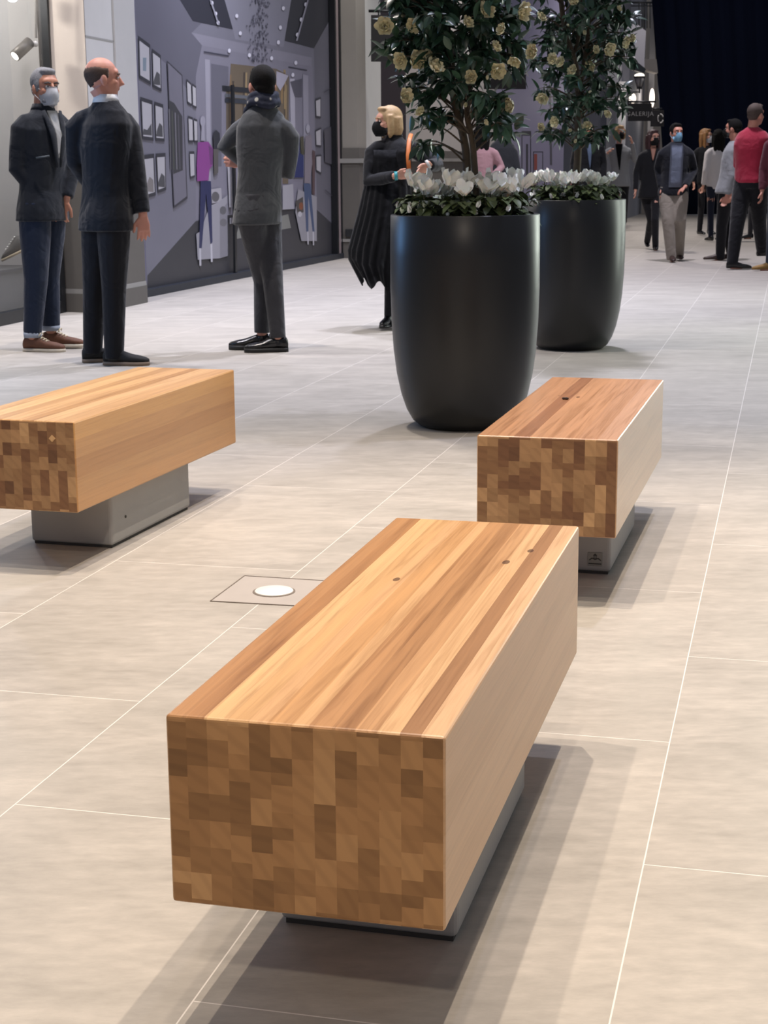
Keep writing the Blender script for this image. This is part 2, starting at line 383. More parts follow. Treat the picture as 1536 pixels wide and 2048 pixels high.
for i in range(6):
    p = toe+ax*L_*(.28+.09*i)+upv*(.075+.012*i); tube(bm, [p+Vector((0, -.02, 0)), p+Vector((0, .02, 0))], .006, 6)
obj('laces', bm, plain('lace_white', '#d8d6ce', .8), sneak, True)
SHIFT[0] = False

# spotlight hanging behind the glass
sp_ = thing('spotlight', 'grey cylindrical spotlight angled downward behind the shop window glass', 'spotlight', at(72, 96, w1.y-.35)[:])
Ys = w1.y-.35; SHIFT[0] = True
pa, pb = at(30, 112, Ys-.05), at(60, 84, Ys+.05)
bm = B(); tube(bm, [pa, pb], .047, 20); obj('lamp_housing', bm, plain('lamp_grey', '#66625c', .45, metal=.3), sp_, True)
bm = B(); tube(bm, [pa+(pa-pb).normalized()*.004, pa], .036, 20); obj('lens', bm, emit('lamp_lens', '#fff8ee', 3), sp_)
bm = B(); tube(bm, [pb, at(72, 86, Ys+.05)], .012, 8); tube(bm, [at(72, 76, Ys+.05), at(72, -300, Ys+.05)], .012, 8); ball(bm, at(71, 88, Ys+.05), .025)
obj('bracket', bm, plain('bracket_white', '#b8b4ae', .5), sp_, True)
SHIFT[0] = False
sp2 = thing('downlight', 'small glowing round shop lamp at the top left corner', 'lamp', at(25, -2, Ys)[:])
SHIFT[0] = True
bm = B(); ball(bm, at(25, 0, Ys), (.035, .035, .015)); obj('bulb', bm, emit('downlight_bulb', '#e6f2ff', 6), sp2, True)
bm = B(); tube(bm, [at(25, -3, Ys)+Vector((0, 0, .0)), at(25, -3, Ys)+Vector((0, 0, .09))], .04, 18); obj('lamp_housing', bm, plain('lamp_grey', '#66625c', .45), sp2, True)
SHIFT[0] = False

# ------------------------------------------------------------------ printed hoarding (mural of a shop interior)
A0 = G(294.5, 591); B0 = G(677.5, 515.5); md = (B0-A0).normalized(); mn = Vector((md.y, -md.x, 0))
if mn.dot(Vector((0, -1, 0))) < 0: mn = -mn
hoard = thing('printed_hoarding', 'large purple-grey hoarding printed with a clothes shop interior, between two pillars', 'hoarding', A0[:])
SHIFT[0] = True
bm = B(); prism(bm, [A0-md*.3, B0, B0-mn*.12, A0-md*.3-mn*.12], .0, 5.6); obj('panel', bm, plain('hoarding_back', '#6b6880', .5, noise_amt=.02), hoard)
mats = []; mdx = {}
def desat(c):
    v = [int(c[1+2*i:3+2*i], 16) for i in range(3)]; m = sum(v)/3
    if max(v)-min(v) > 40: return c
    return '#%02x%02x%02x' % tuple(int(m+(x-m)*.62) for x in v)
def mm(col, rough=.45):
    if col not in mdx:
        mdx[col] = len(mats); mats.append(plain('print_'+col.lstrip('#'), desat(col), rough, noise_amt=.05, scale=3.0))
    return mdx[col]
bmM = B(); layer = [0]; hold = [False]
def zp(x, y): return 240+x/3.303, y/3.303
def poly(pts, col, conv=zp, bmx=None, pl_=None):
    if not hold[0]: layer[0] += 1
    P0, n0 = pl_ or (A0, mn); bb = bmx or bmM
    off = n0*(.0015+.00012*layer[0])
    vs = []
    for x, y in pts:
        u, v = conv(x, y) if conv else (x, y)
        vs.append(bb.verts.new(onplane(u, v, P0, n0)+off))
    f = bb.faces.new(vs); f.material_index = mm(col)
def lquad(x0, y0, x1, y1, w, col):
    poly([(x0-w/2, y0), (x1-w/2, y1), (x1+w/2, y1), (x0+w/2, y0)], col) if abs(x1-x0) < abs(y1-y0) else poly([(x0, y0-w/2), (x1, y1-w/2), (x1, y1+w/2), (x0, y0+w/2)], col)
def disc(x, y, rx, ry, col, n=12): poly([(x+rx*math.cos(2*PI*i/n), y+ry*math.sin(2*PI*i/n)) for i in range(n)], col)
poly([(84, -260), (1385, -260), (1432, 1700), (180, 1950)], '#6f6d80')
poly([(84, -260), (700, -260), (690, 0), (470, 220), (540, 300), (540, 700), (300, 420), (110, 240)], '#5c5b6e')
poly([(540, 300), (1270, 440), (1300, 1380), (500, 1450), (500, 500)], '#777488')
poly([(1280, 320), (1400, 100), (1420, 1500), (1300, 1380)], '#605e6f')
poly([(690, -260), (690, 0), (745, 195), (760, 260), (1080, 310), (1085, 270), (1130, 0), (1120, -260)], '#7a788e')
poly([(470, 215), (1265, 380), (1265, 440), (540, 300)], '#7d7a90')
poly([(300, -260), (395, 0), (480, 140), (745, 195), (690, 0), (660, -260)], '#2c2d3c')
poly([(1150, -260), (1130, 0), (1085, 270), (1280, 320), (1385, 130), (1378, -260)], '#2f2f39')
poly([(180, 1820), (500, 1460), (720, 1420), (1130, 1380), (1300, 1385), (1424, 1500), (1430, 1700), (180, 1950)], '#34353d')
poly([(760, 1580), (785, 1490), (1110, 1415), (1128, 1505)], '#7b7c76')
poly([(560, 390), (592, 396), (600, 1200), (575, 1200)], '#918fa3')
poly([(600, 420), (715, 440), (715, 560), (670, 570), (670, 1100), (610, 1100)], '#5f5d70')
poly([(730, 420), (1030, 455), (1115, 500), (1110, 1215), (1072, 1215), (1060, 800), (880, 800), (700, 930), (700, 590), (722, 560)], '#6c5a44')
for i in range(26):
    x = random.uniform(705, 1100); y0 = random.uniform(440, 700); h = random.uniform(60, 420)
    if x < 850: h = min(h, 900-y0)
    if y0+h > 800 and x < 1070: h = 800-y0-40 if y0 < 700 else 20
    lquad(x, y0, x+random.uniform(-6, 6), y0+h, random.uniform(5, 16), random.choice(['#8a7350', '#4c3f36', '#927f5f', '#5e4436', '#7d6548']))
poly([(1030, 470), (1110, 500), (1080, 560), (1055, 600), (1030, 560)], '#a09cb4')
poly([(672, 565), (860, 582), (860, 615), (672, 600)], '#22242f'); poly([(690, 618), (860, 634), (860, 655), (690, 642)], '#5b5f6b'); poly([(690, 648), (860, 660), (860, 690), (690, 676)], '#2d3342')
poly([(1118, 520), (1150, 520), (1155, 900), (1125, 900)], '#a3a1b6'); poly([(1120, 540), (1200, 520), (1200, 640), (1150, 640)], '#4d4c5e'); poly([(1205, 490), (1240, 500), (1245, 1200), (1210, 1200)], '#8d8ba0')
lquad(550, 342, 715, 370, 9, '#37374a'); lquad(1110, 442, 1232, 465, 8, '#37374a')
fr_ = [((115, 235), (195, 295), (200, 560), (122, 515)), ((205, 320), (265, 365), (270, 605), (212, 575)), ((130, 640), (210, 665), (217, 930), (142, 920)),
       ((222, 670), (280, 690), (290, 935), (230, 930)), ((147, 1025), (220, 1015), (232, 1290), (160, 1312)), ((232, 1015), (295, 1010), (300, 1255), (245, 1275)),
       ((433, 520), (465, 550), (470, 700), (440, 680)), ((470, 550), (497, 570), (500, 715), (475, 705)), ((443, 765), (475, 775), (480, 940), (448, 940)),
       ((480, 780), (505, 790), (508, 940), (485, 940)), ((452, 1000), (485, 1000), (490, 1170), (458, 1180)),
       ((1285, 655), (1322, 640), (1322, 780), (1290, 775)), ((1285, 860), (1325, 840), (1325, 970), (1290, 965)), ((1288, 1025), (1325, 1020), (1325, 1150), (1290, 1130))]
for i, q in enumerate(fr_):
    poly(q, '#33333f'); cx = sum(p[0] for p in q)/4; cy = sum(p[1] for p in q)/4
    poly([(cx+(x-cx)*.80, cy+(y-cy)*(.80 if y < cy else .84)) for x, y in q], '#a9a6b0')
    w = (q[1][0]-q[0][0]); hq = q[3][1]-q[0][1]
    if i in (1, 2, 3, 4, 5): poly([(cx-w*.38, cy+hq*.36), (cx+w*.38, cy+hq*.38), (cx+w*.34, cy+hq*.1), (cx, cy+hq*(.02 if i != 2 else .25)), (cx-w*.3, cy+hq*.22)], '#4a4950' if i != 4 else '#7d7474')
    elif i == 0: poly([(cx-12, cy-20), (cx+12, cy-20), (cx+10, cy+70), (cx-12, cy+66)], '#6f8496')
poly([(303, 400), (405, 495), (440, 1310), (348, 1375)], '#383844'); poly([(309, 415), (400, 502), (433, 1296), (353, 1358)], '#6b687b')
poly([(313, 660), (350, 680), (405, 770), (408, 1125), (345, 1150)], '#3a3942')
for i, x in enumerate((325, 345, 365, 385)): lquad(x-8, 720+i*12, x+4, 1120, 6, ['#6a6770', '#4f5348', '#75727e', '#55525e'][i])
# chandelier
layer[0] += 1; hold[0] = True
for i in range(210):
    x = random.gauss(915, 38); y = random.uniform(-120, 410)
    if 826 < x < 1000: poly([(x, y-9), (x+4, y), (x, y+9), (x-4, y)], random.choice(['#3b3b4e', '#4b4a5f', '#55546a']))
hold[0] = False
for x, y in ((765, 105), (788, 220), (1073, 55), (1053, 182), (1040, 280), (715, 335), (848, 365), (995, 385), (1155, 415), (1135, 495), (600, 20), (625, 90), (640, 150), (1220, 30), (1190, 130), (1165, 230)): disc(x, y, 10, 14, '#c9c8dc')
lquad(590, 0, 645, 165, 10, '#8d8ca0'); lquad(1235, 0, 1160, 270, 10, '#8d8ca0')
# tables, stands and dress forms of the picture
poly([(590, 1250), (660, 1240), (665, 1330), (600, 1345)], '#9a98a5'); disc(622, 1300, 26, 34, '#59585e')
poly([(585, 1360), (640, 1335), (700, 1290), (702, 1690), (650, 1706), (505, 1716), (495, 1545), (520, 1530)], '#8f8d9c'); poly([(650, 1400), (700, 1340), (704, 1688), (652, 1704)], '#7b7988')
disc(672, 1390, 22, 28, '#5b5a62'); disc(674, 1470, 24, 26, '#66656f')
disc(538, 802, 17, 36, '#8e8ca0'); poly([(530, 830), (548, 830), (552, 930), (526, 930)], '#8e8ca0')
poly([(505, 940), (575, 935), (606, 985), (603, 1090), (582, 1120), (576, 1192), (500, 1197), (498, 1090)], '#7e3f80'); poly([(575, 960), (606, 985), (603, 1085), (588, 1090)], '#633a68')
poly([(523, 1196), (592, 1196), (602, 1600), (588, 1612), (560, 1270), (531, 1640), (514, 1640)], '#262b50')
lquad(520, 1640, 522, 1755, 12, '#b5b3c2'); lquad(594, 1612, 597, 1730, 12, '#b5b3c2')
poly([(605, 880), (625, 858), (650, 880), (655, 980), (610, 985)], '#2c2d38'); poly([(608, 985), (640, 985), (640, 1140), (612, 1160)], '#55504f')
poly([(1140, 905), (1175, 900), (1180, 1010), (1205, 1030), (1205, 1172), (1140, 1172)], '#2a3260'); poly([(1182, 905), (1205, 900), (1210, 1020), (1190, 1020)], '#4f4a36')
poly([(1150, 1400), (1168, 1250), (1292, 1300), (1292, 1592), (1190, 1592)], '#8c8a98'); poly([(1150, 1330), (1200, 1300), (1205, 1400), (1165, 1420)], '#4a4544'); disc(1188, 1362, 14, 26, '#7b4a34'); disc(1180, 1415, 14, 18, '#b0aeb9')
disc(1233, 850, 13, 30, '#9b99ac'); poly([(1215, 900), (1255, 890), (1262, 1080), (1245, 1210), (1210, 1210), (1212, 1060)], '#7f7382'); poly([(1262, 990), (1282, 1000), (1278, 1290), (1262, 1280)], '#5b3f44')
poly([(1205, 1210), (1250, 1215), (1277, 1530), (1264, 1530), (1236, 1300), (1236, 1530), (1222, 1530)], '#42506e')
lquad(1232, 1530, 1234, 1615, 8, '#b5b3c2'); lquad(1268, 1530, 1270, 1620, 8, '#b5b3c2')
poly([(1065, 1225), (1135, 1215), (1140, 1380), (1065, 1385)], '#9896a4'); poly([(715, 1440), (775, 1430), (780, 1470), (715, 1480)], '#9d9ba8'); poly([(700, 1090), (712, 1090), (740, 1230), (735, 1370), (712, 1370)], '#aeacb8')
poly([(1340, 860), (1395, 830), (1398, 1090), (1345, 1070)], '#4e4c58'); lquad(1340, 610, 1388, 580, 7, '#3b3a48'); lquad(1348, 1255, 1400, 1300, 7, '#3b3a48')
obj('printed_picture', bmM, mats, hoard)
# seam, edge strips
bm = B()
e0, e1 = onplane(*zp(686, 1100), A0, mn), onplane(*zp(735, 1850), A0, mn)
for (u0_, v0_, u1_, v1_, w) in ((455, 170, 461.5, 558, 4),):
    pts = [onplane(u0_-w/2, v0_, A0, mn), onplane(u1_-w/2, v1_, A0, mn), onplane(u1_+w/2, v1_, A0, mn), onplane(u0_+w/2, v0_, A0, mn)]
    lo = [bm.verts.new(p+mn*.045) for p in pts]; hi = [bm.verts.new(p+mn*.07) for p in pts]
    bm.faces.new(lo); bm.faces.new(hi)
    for i in range(4): bm.faces.new((lo[i], lo[(i+1) % 4], hi[(i+1) % 4], hi[i]))
obj('door_seam', bm, black_metal, hoard)
s_ = B0-A0; Lh = s_.length
def mp(u): q = onplane(u, 516, A0, mn); return Vector((q.x, q.y, 0))
def vstrip(bm, u0, u1, t, z0=.06, z1=5.6):
    p, q = mp(u0), mp(u1); prism(bm, [p+mn*.01, q+mn*.01, q+mn*t, p+mn*t], z0, z1)
bm = B(); vstrip(bm, 666, 673, .07); obj('edge_strip', bm, plain('edge_taupe', '#8c7f80', .5), hoard)
bm = B(); vstrip(bm, 663.5, 666, .09); vstrip(bm, 673, 677.5, .09); obj('dark_post', bm, black_metal, hoard)
bm = B(); prism(bm, [A0-md*.3, B0, B0+mn*.1, A0-md*.3+mn*.1], .0, .07); obj('kick_strip', bm, plain('kick_dark', '#20242c', .5), hoard)
SHIFT[0] = False

# ------------------------------------------------------------------ far facade
Yp = G(690, 516).y
def fp(u, Y): return Vector(((at(u, 450, Y)).x, Y, 0))
q0, q1 = fp(678, Yp), fp(716, Yp)
bm = B(); prism(bm, [q0, q1, q1+Vector((.12, .5, 0)), q0+Vector((0, .5, 0))], 0, 6.5); pil = struct('wall_pilaster', bm, pilm)
bm = B(); prism(bm, [q0+Vector((0, -.03, 0)), q1+Vector((.03, -.03, 0)), q1+Vector((.15, .5, 0)), q0+Vector((0, .5, 0))], 0, 1.47); struct('wall_dado', bm, wains, pil)
bm = B(); prism(bm, [q0+Vector((0, -.06, 0)), q1+Vector((.06, -.06, 0)), q1+Vector((.18, .5, 0)), q0+Vector((0, .5, 0))], 1.27, 1.33); struct('trim_6', bm, ledge, pil)
bm = B(); prism(bm, [q0+Vector((0, -.05, 0)), q1+Vector((.05, -.05, 0)), q1+Vector((.17, .5, 0)), q0+Vector((0, .5, 0))], .22, .26); struct('trim_7', bm, ledge, pil)
bm = B(); o_ = tube(bm, [q1+Vector((-.12, -.07, .34)), q1+Vector((-.12, -.03, .34))], .07, 4)
so = obj('wall_socket', bm, black_metal); tag(so, 'small black socket box low on the pilaster by the black coat', 'socket')
r0 = fp(714, Yp+.5); r1 = fp(764, Yp+2.2); r2 = fp(813, Yp+3.0); r3 = fp(990, Yp+7.5); r4 = fp(1125, Yp+11)
def wallseg(name, p, q, z0, z1, mat, t=.25, par=None):
    return struct(name, strip(p, q, t, z0, z1), mat, par)
w2 = wallseg('wall_column', r0, r1, 0, 6.5, plain('column_white', '#cfcfcb', .8, noise_amt=.03, scale=8))
wallseg('wall_doorway', r1, r2, 0, 7, plain('maroon_door', '#2b2024', .5))
w3 = wallseg('wall_left', r2, r3, 1.47, 7, plain('warm_white', '#aaa5a1', .8, noise_amt=.03))
wallseg('wall_dado', r2, r3, 0, 1.47, wains, par=w3); struct('trim_8', strip(r2, r3, .3, 1.30, 1.35, -.04), ledge, w3)
# second, lavender hoarding
h2 = thing('plain_hoarding', 'pale lavender hoarding with thin black outlines, seen behind the two trees', 'hoarding', r3[:])
SHIFT[0] = True
obj('panel', strip(r3.lerp(r4, .006), r4, .12, 0, 7), plain('hoarding_lavender', '#85829a', .5, noise_amt=.03, scale=2), h2)
d2 = (r4-r3).normalized(); n2 = Vector((d2.y, -d2.x, 0)); bm2 = B(); layer[0] = 0; mats2 = mats
def hq(pts, col): poly(pts, col, None, bm2, (r3, n2))
def hframe(x0, y0, x1, y1, w=1.6):
    for a_ in (((x0, y0), (x0+w, y0), (x0+w, y1), (x0, y1)), ((x1-w, y0), (x1, y0), (x1, y1), (x1-w, y1)), ((x0, y0), (x1, y0), (x1, y0+w), (x0, y0+w)), ((x0, y1-w), (x1, y1-w), (x1, y1), (x0, y1))): hq(a_, '#26262f')
hframe(1043, 262, 1062, 372); hq([(1043, 262), (1062, 262), (1062, 271), (1043, 271)], '#3a3a46'); hq([(1052, 288), (1056, 288), (1056, 358), (1052, 358)], '#3a3a46')
hframe(1066, 303, 1086, 345, 1.3); hq([(1068, 308), (1074, 308), (1074, 340), (1068, 340)], '#8a4a44')
hq([(1040, 238), (1046, 238), (1046, 243), (1040, 243)], '#4c4a58'); hq([(1098, 120), (1102, 120), (1104, 330), (1100, 330)], '#4f4d5c')
m2 = obj('printed_lines', bm2, mats, h2)
SHIFT[0] = False
# farther building block with balcony, lamps and signs
wallc = plain('far_wall_grey', '#8e8e93', .8, noise_amt=.05, scale=1.5); wallcr = plain('far_cream', '#cbbfae', .8, noise_amt=.04, scale=2)
s0 = fp(1090, 38); s1 = fp(1232, 36); s2 = fp(1236, 36); s3 = fp(1282, 42); s4 = fp(1345, 44)
struct('wall_far', strip(s0, s1, .3, 0, 9), plain('far_wall_dark', '#5d5e66', .8, noise_amt=.06, scale=1)); struct('wall_far', strip(s2, s3, .3, 0, 9), wallc); struct('wall_far', strip(s3, s4, .3, 0, 12), wallcr)  # first far wall segment in a darker grey
bm = B(); prism(bm, [s1+Vector((-.05, -.3, 0)), s1+Vector((.12, -.3, 0)), s1+Vector((.12, .1, 0)), s1+Vector((-.05, .1, 0))], 0, 3.0); struct('trim_9', bm, plain('corner_white', '#b9b9be', .7))
bm = B(); prism(bm, [fp(1290, 41.5), fp(1301, 41.5), fp(1301, 41.8), fp(1290, 41.8)], 0, 12); struct('trim_10', bm, plain('corner_white', '#b9b9be', .7))
def aquad(bm, pts, t, Y, mi=0):     # outline at distance Y with real thickness t
    lo = [bm.verts.new(at(u, v, Y)) for u, v in pts]; hi = [bm.verts.new(at(u, v, Y)+Vector((0, t, 0))) for u, v in pts]
    fs = [bm.faces.new(lo), bm.faces.new(hi[::-1])]; n = len(pts)
    for i in range(n): fs.append(bm.faces.new((lo[i], lo[(i+1) % n], hi[(i+1) % n], hi[i])))
    for f in fs: f.material_index = mi
    return bm
bm = B(); aquad(bm, [(1250, 32), (1258, 36), (1292, 62), (1289, 118), (1289, 135), (1272, 132), (1248, 112)], .6, 34.5); struct('wall_soffit', bm, plain('soffit_grey', '#85858c', .8, noise_amt=.04))
bm = B(); aquad(bm, [(1289, 118), (1313, 118), (1316, 146), (1300, 142), (1289, 135)], .5, 39.5); struct('trim_11', bm, plain('far_cream2', '#bdb4aa', .8))
bm = B(); aquad(bm, [(1303, 148), (1318, 152), (1326, 218), (1312, 210)], .2, 43.4); struct('window_2', bm, plain('far_dark_window', '#3a3532', .5))
rail = thing('balcony_railing', 'thin dark balcony railing high at the edge of the black curtain', 'railing', at(1285, 58, 36)[:])
SHIFT[0] = True
bm = B(); tube(bm, [at(1262, 5, 36), at(1304, 5, 36)], .02, 6); tube(bm, [at(1262, 12, 36), at(1304, 12, 36)], .012, 6); obj('handrail', bm, black_metal, rail)
for u in (1278, 1284, 1288, 1294, 1300):
    bm = B(); tube(bm, [at(u, 5, 36), at(u, 57, 36)], .012, 6); obj('baluster', bm, black_metal, rail)
SHIFT[0] = False
flo = thing('wall_projector', 'dark box projector on a bracket above the street lantern', 'projector', at(1275, 134, 33)[:])
SHIFT[0] = True
bm = B(); aquad(bm, [(1262, 125), (1272, 122), (1292, 138), (1288, 147), (1264, 138)], .25, 33); obj('body', bm, plain('projector_dark', '#30383b', .5), flo)
bm = B(); tube(bm, [at(1272, 125, 33.1), at(1262, 108, 33.4)], .04, 8); obj('bracket', bm, plain('bracket_grey', '#77777c', .5), flo)
SHIFT[0] = False
# street lantern on wall bracket
lan = thing('street_lantern', 'black street lantern with white top light on a bracket above the sign', 'lantern', at(1279, 186, 32)[:])
SHIFT[0] = True; YL = 32
c_ = at(1279, 148, YL); k = at(1280, 148, YL).x-c_.x
bm = B(); rr = lambda w, v: (at(1279, v, YL), Vector((w*k, 0, 0)), Vector((0, w*k, 0)))
loft(bm, [rr(5, 175), rr(10.2, 154)], 4); obj('glass', bm, plain('lantern_glass', '#9a9794', .3), lan)
bm = B(); loft(bm, [rr(11.5, 155), rr(11.5, 152.5)], 6); loft(bm, [rr(5.5, 178), rr(5.5, 174)], 6); loft(bm, [rr(1.5, 186), rr(1.5, 176)], 6)
for i in range(4):
    d = Vector((math.cos(i*PI/2), math.sin(i*PI/2), 0)); tube(bm, [at(1279, 175, YL)+d*5*k, at(1279, 154, YL)+d*10.4*k], .6*k, 5)
obj('frame', bm, black_metal, lan)
bm = B(); ball(bm, at(1279, 151, YL), (10*k, 10*k, 4*k)); obj('lamp_head', bm, emit('lantern_light', '#fff6e0', 2.2), lan)
bm = B(); tube(bm, [at(1278, 184, YL), at(1262, 184, YL), at(1256, 192, YL)], 1.1*k, 6); tube(bm, [at(1256, 181, YL), at(1256, 207, YL)], 1.1*k, 6); tube(bm, [at(1240, 180, YL), at(1258, 181, YL)], 1.0*k, 6); obj('bracket', bm, black_metal, lan)
SHIFT[0] = False
for nm, u, v, Y, w, h, st, lb in (('wall_light', 1265, 197, 35.5, 7, 10, 1.3, 'softly glowing wall light behind the lantern post'), ('wall_light', 1304, 196, 41.0, 5, 18, 2.2, 'bright tall white wall light beside the black curtain')):
    t_ = thing(nm, lb, 'wall light', at(u, v, Y)[:]); SHIFT[0] = True
    kk = Y/F; bm = B(); ball(bm, at(u, v, Y), (w*kk, .05, h*kk)); obj('diffuser', bm, emit('wall_glow_%d' % u, '#ffeedd', st), t_, True)
    bm = B(); box(bm, at(u, v, Y)-Vector((w*kk*.5, -.04, h*kk*.5)), at(u, v, Y)+Vector((w*kk*.5, .09, h*kk*.5))); obj('back_plate', bm, black_metal, t_); SHIFT[0] = False
    lamp('POINT', 'wall_lamp', (at(u, v, Y)-Vector((0, .35, 0)))[:], 9, (1, .9, .8), size=.1)
# hanging signs
sign_m = plain('sign_black', '#1d1a1b', .5); white_l = plain('letter_white', '#b9b7b4', .5)
def sign(label, u0, v0, u1, v1, Y, txt=None, tsz=None, tpos=None, brk=None):
    t_ = thing('hanging_sign', label, 'sign', at((u0+u1)/2, v1, Y)[:]); SHIFT[0] = True
    bm = B(); aquad(bm, [(u0, v0), (u1, v0), (u1, v1), (u0, v1)], .05, Y); obj('board', bm, sign_m, t_)
    if brk:
        bm = B(); tube(bm, [at(*brk[0], Y+.02), at(*brk[1], Y+.02)], .02, 6)
        for uu in brk[2]: tube(bm, [at(uu, brk[0][1], Y+.02), at(uu, v0, Y+.02)], .01, 6)
        obj('bracket', bm, black_metal, t_)
    SHIFT[0] = False
    if txt:
        p = at(*tpos, Y-.012)-Vector(t_.location); text_mesh('lettering', txt, tsz, white_l, t_, p, (PI/2, 0, 0))
    return t_
sign('tall black hanging sign beside the white column, half behind the leaves', 742, 30, 800, 123, Yp+.6, brk=((737, 22), (800, 22), (757, 790)))
sign('black hanging sign partly hidden by the near tree, white letters showing', 968, 112, 1052, 178, 27, 'GALERIJA', .17, (1010, 147), ((950, 106), (1056, 106), (980, 1040)))
sign('small black hanging sign reading GALERIJA under the street lantern', 1256, 206.5, 1304, 242, 31.5, 'GALERIJA', .115, (1280, 228), ((1254, 203.5), (1312, 203.5), (1262, 1300)))
sg = sign('black hanging sign with a broken white ring mark by the curtain', 1301.5, 220, 1328, 253, 33.5, brk=((1300, 217.5), (1324, 217.5), (1306, 1322)))
SHIFT[0] = True
bm = B()
for a0_, a1_ in ((20, 100), (130, 230), (260, 345)):
    pts = [at(1321+5.2*math.cos(math.radians(a)), 237-8.5*math.sin(math.radians(a)), 33.48) for a in range(a0_, a1_+1, 10)]; tube(bm, pts, .014, 5)
obj('ring_mark', bm, white_l, sg); SHIFT[0] = False
# black curtain closing the mall
cm = NT('night_curtain'); tcx = cm.n('ShaderNodeTexCoord').outputs['Object']
cn = cm.n('ShaderNodeTexNoise', {'Vector': cm.n('ShaderNodeMapping', {'Vector': tcx, 'Scale': (.35, .35, .08)}).outputs[0], 'Scale': 1.0}).outputs[0]
cm.put(cm.b.inputs['Base Color'], cm.mix(cn, lin('#121624'), lin('#1a2034'))); cm.b.inputs['Roughness'].default_value = .9; cm.b.inputs['Specular IOR Level'].default_value = .1
bm = B(); Yc = 40.5; N = 150
xa0, xa1 = at(1334, 430, Yc).x, at(1560, 430, Yc).x+6
zt_ = at(1400, -60, Yc).z
top0 = at(1298, 0, Yc).x
vs = []
for i in range(N+1):
    f = i/N; y = Yc+.035*math.sin(i*.9)+.02*math.sin(i*2.3)
    xb = xa0+(xa1-xa0)*f; xt = top0+(xa1-top0)*f
    zq = [0.01, 2.2, 3.2, zt_]
    row = []
    for zi in zq: row.append(bm.verts.new((xb+(xt-xb)*min(1, zi/zt_), y, zi)))
    vs.append(row)
for a_, b_ in zip(vs, vs[1:]):
    for j in range(3): bm.faces.new((a_[j], b_[j], b_[j+1], a_[j+1])).smooth = True
cur = obj('stage_curtain', bm, cm.m); so_ = cur.modifiers.new('thick', 'SOLIDIFY'); so_.thickness = .03
tag(cur, 'huge dark navy curtain closing off the far end of the mall', 'curtain')

# ------------------------------------------------------------------ benches
L_B, W_B, ZT, ZB = 1.2899, .392, .46514, .18863
concrete = plain('pale_concrete', '#9c9c9a', .75, noise_amt=.06, scale=10, bump=.04)
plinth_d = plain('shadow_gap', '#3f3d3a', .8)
E1 = ['#6d4c2b', '#855f38', '#956c42', '#a5794c', '#b28657', '#c09565']
E2 = ['#5c3e28', '#785338', '#886443', '#987551', '#a9825b', '#c9a274']
T1 = [(44, '#a97e55'), (34, '#a0754d'), (46, '#cba577'), (44, '#c29a6c'), (36, '#c49b70'), (50, '#b88d60'), (30, '#c39b70'), (46, '#ae835a'), (44, '#9f7650'), (44, '#b58c64'), (42, '#c9a37a'), (40, '#96704f'), (46, '#c8a480')]
T2 = [(50, '#a37a5a'), (44, '#a87e5e'), (40, '#8d6449'), (60, '#ad8363'), (60, '#b28869'), (50, '#ad8569'), (50, '#b59078')]
T3 = [(50, '#bb966a'), (50, '#c8a477'), (40, '#b08a60'), (60, '#c29c70'), (36, '#a98258'), (60, '#c6a278'), (60, '#b8936a')]
S1 = [(1, '#c7a077'), (1, '#cba47b'), (1, '#c59d73'), (1, '#c9a178')]
S3 = [(.18, '#b98a58'), (.2, '#b58857'), (.22, '#ad7f50'), (.2, '#ba8c5a'), (.2, '#c6975f')]
KN['block_wood_near'] = [(.13, .78, .006), (.30, .95, .007), (.33, 1.05, .006)]
KN['block_wood_right'] = [(.165, .80, .006), (.10, .82, .003)]
def bench(label, x, y, r, wood, sticker=False, bolt=False):
    t = thing('bench', label, 'bench', (x, y, 0), r, None)
    bm = B(); box(bm, (0, 0, ZB), (W_B, L_B, ZT), bev=.0055); s = obj('seat_block', bm, wood, t)
    bx0, bx1, by0, by1 = .0566-.01, .339, .3284-.0, .96312+.0
    if not sticker: pass
    bm = B(); box(bm, (bx0, by0, .008), (bx1, by1, ZB), bev=.011)
    # chamfered corners
    obj('base', bm, concrete, t)
    bm = B(); box(bm, (bx0+.008, by0+.008, 0), (bx1-.008, by1-.008, .008)); obj('shadow_gap_plate', bm, plinth_d, t)  # dark plate paints in the shaded gap under the concrete base
    if bolt:
        bm = B(); tube(bm, [(bx1-.001, by0+.10, .085), (bx1+.003, by0+.10, .085)], .0045, 10); obj('bolt', bm, plinth_d, t)
    if sticker:
        px0, pz0, k = bx1-.046, by0-.0035, .60      # plate centre, face, scale
        st = obj('maker_plate', box(B(), (px0-.0215, by0-.0025, .026), (px0+.0215, by0, .068), bev=.001), plain('plate_grey', '#8a8984', .5, metal=.3), t)
        bm = B(); yy = pz0
        def q2(pts):
            lo = [bm.verts.new((px0+a*k, yy, .047+(b-.090)*k)) for a, b in pts]; hi = [bm.verts.new((px0+a*k, yy+.0012, .047+(b-.090)*k)) for a, b in pts]; n = len(pts)
            bm.faces.new(lo); bm.faces.new(hi[::-1])
            for i in range(n): bm.faces.new((lo[i], lo[(i+1) % n], hi[(i+1) % n], hi[i]))
        q2([(-.011, .108), (0, .120), (.011, .108)]); q2([(-.007, .092), (-.003, .092), (-.003, .107), (-.007, .107)]); q2([(.003, .092), (.007, .092), (.007, .107), (.003, .107)])
        for sgn in (-1, 1): q2([(0, .086), (sgn*.014, .092), (sgn*.03, .082), (sgn*.03, .087), (sgn*.016, .098), (0, .094)])
        q2([(-.032, .064), (.032, .064), (.032, .070), (-.032, .070)])
        obj('emblem', bm, plinth_d, t)
    return t
bench('wooden block bench on concrete base nearest the camera, with dark striped staves', -.30194, 2.06867, -.25627, wood_mat('block_wood_near', T1, S1, W_B, ZB, ZT, E1, 3, .34))
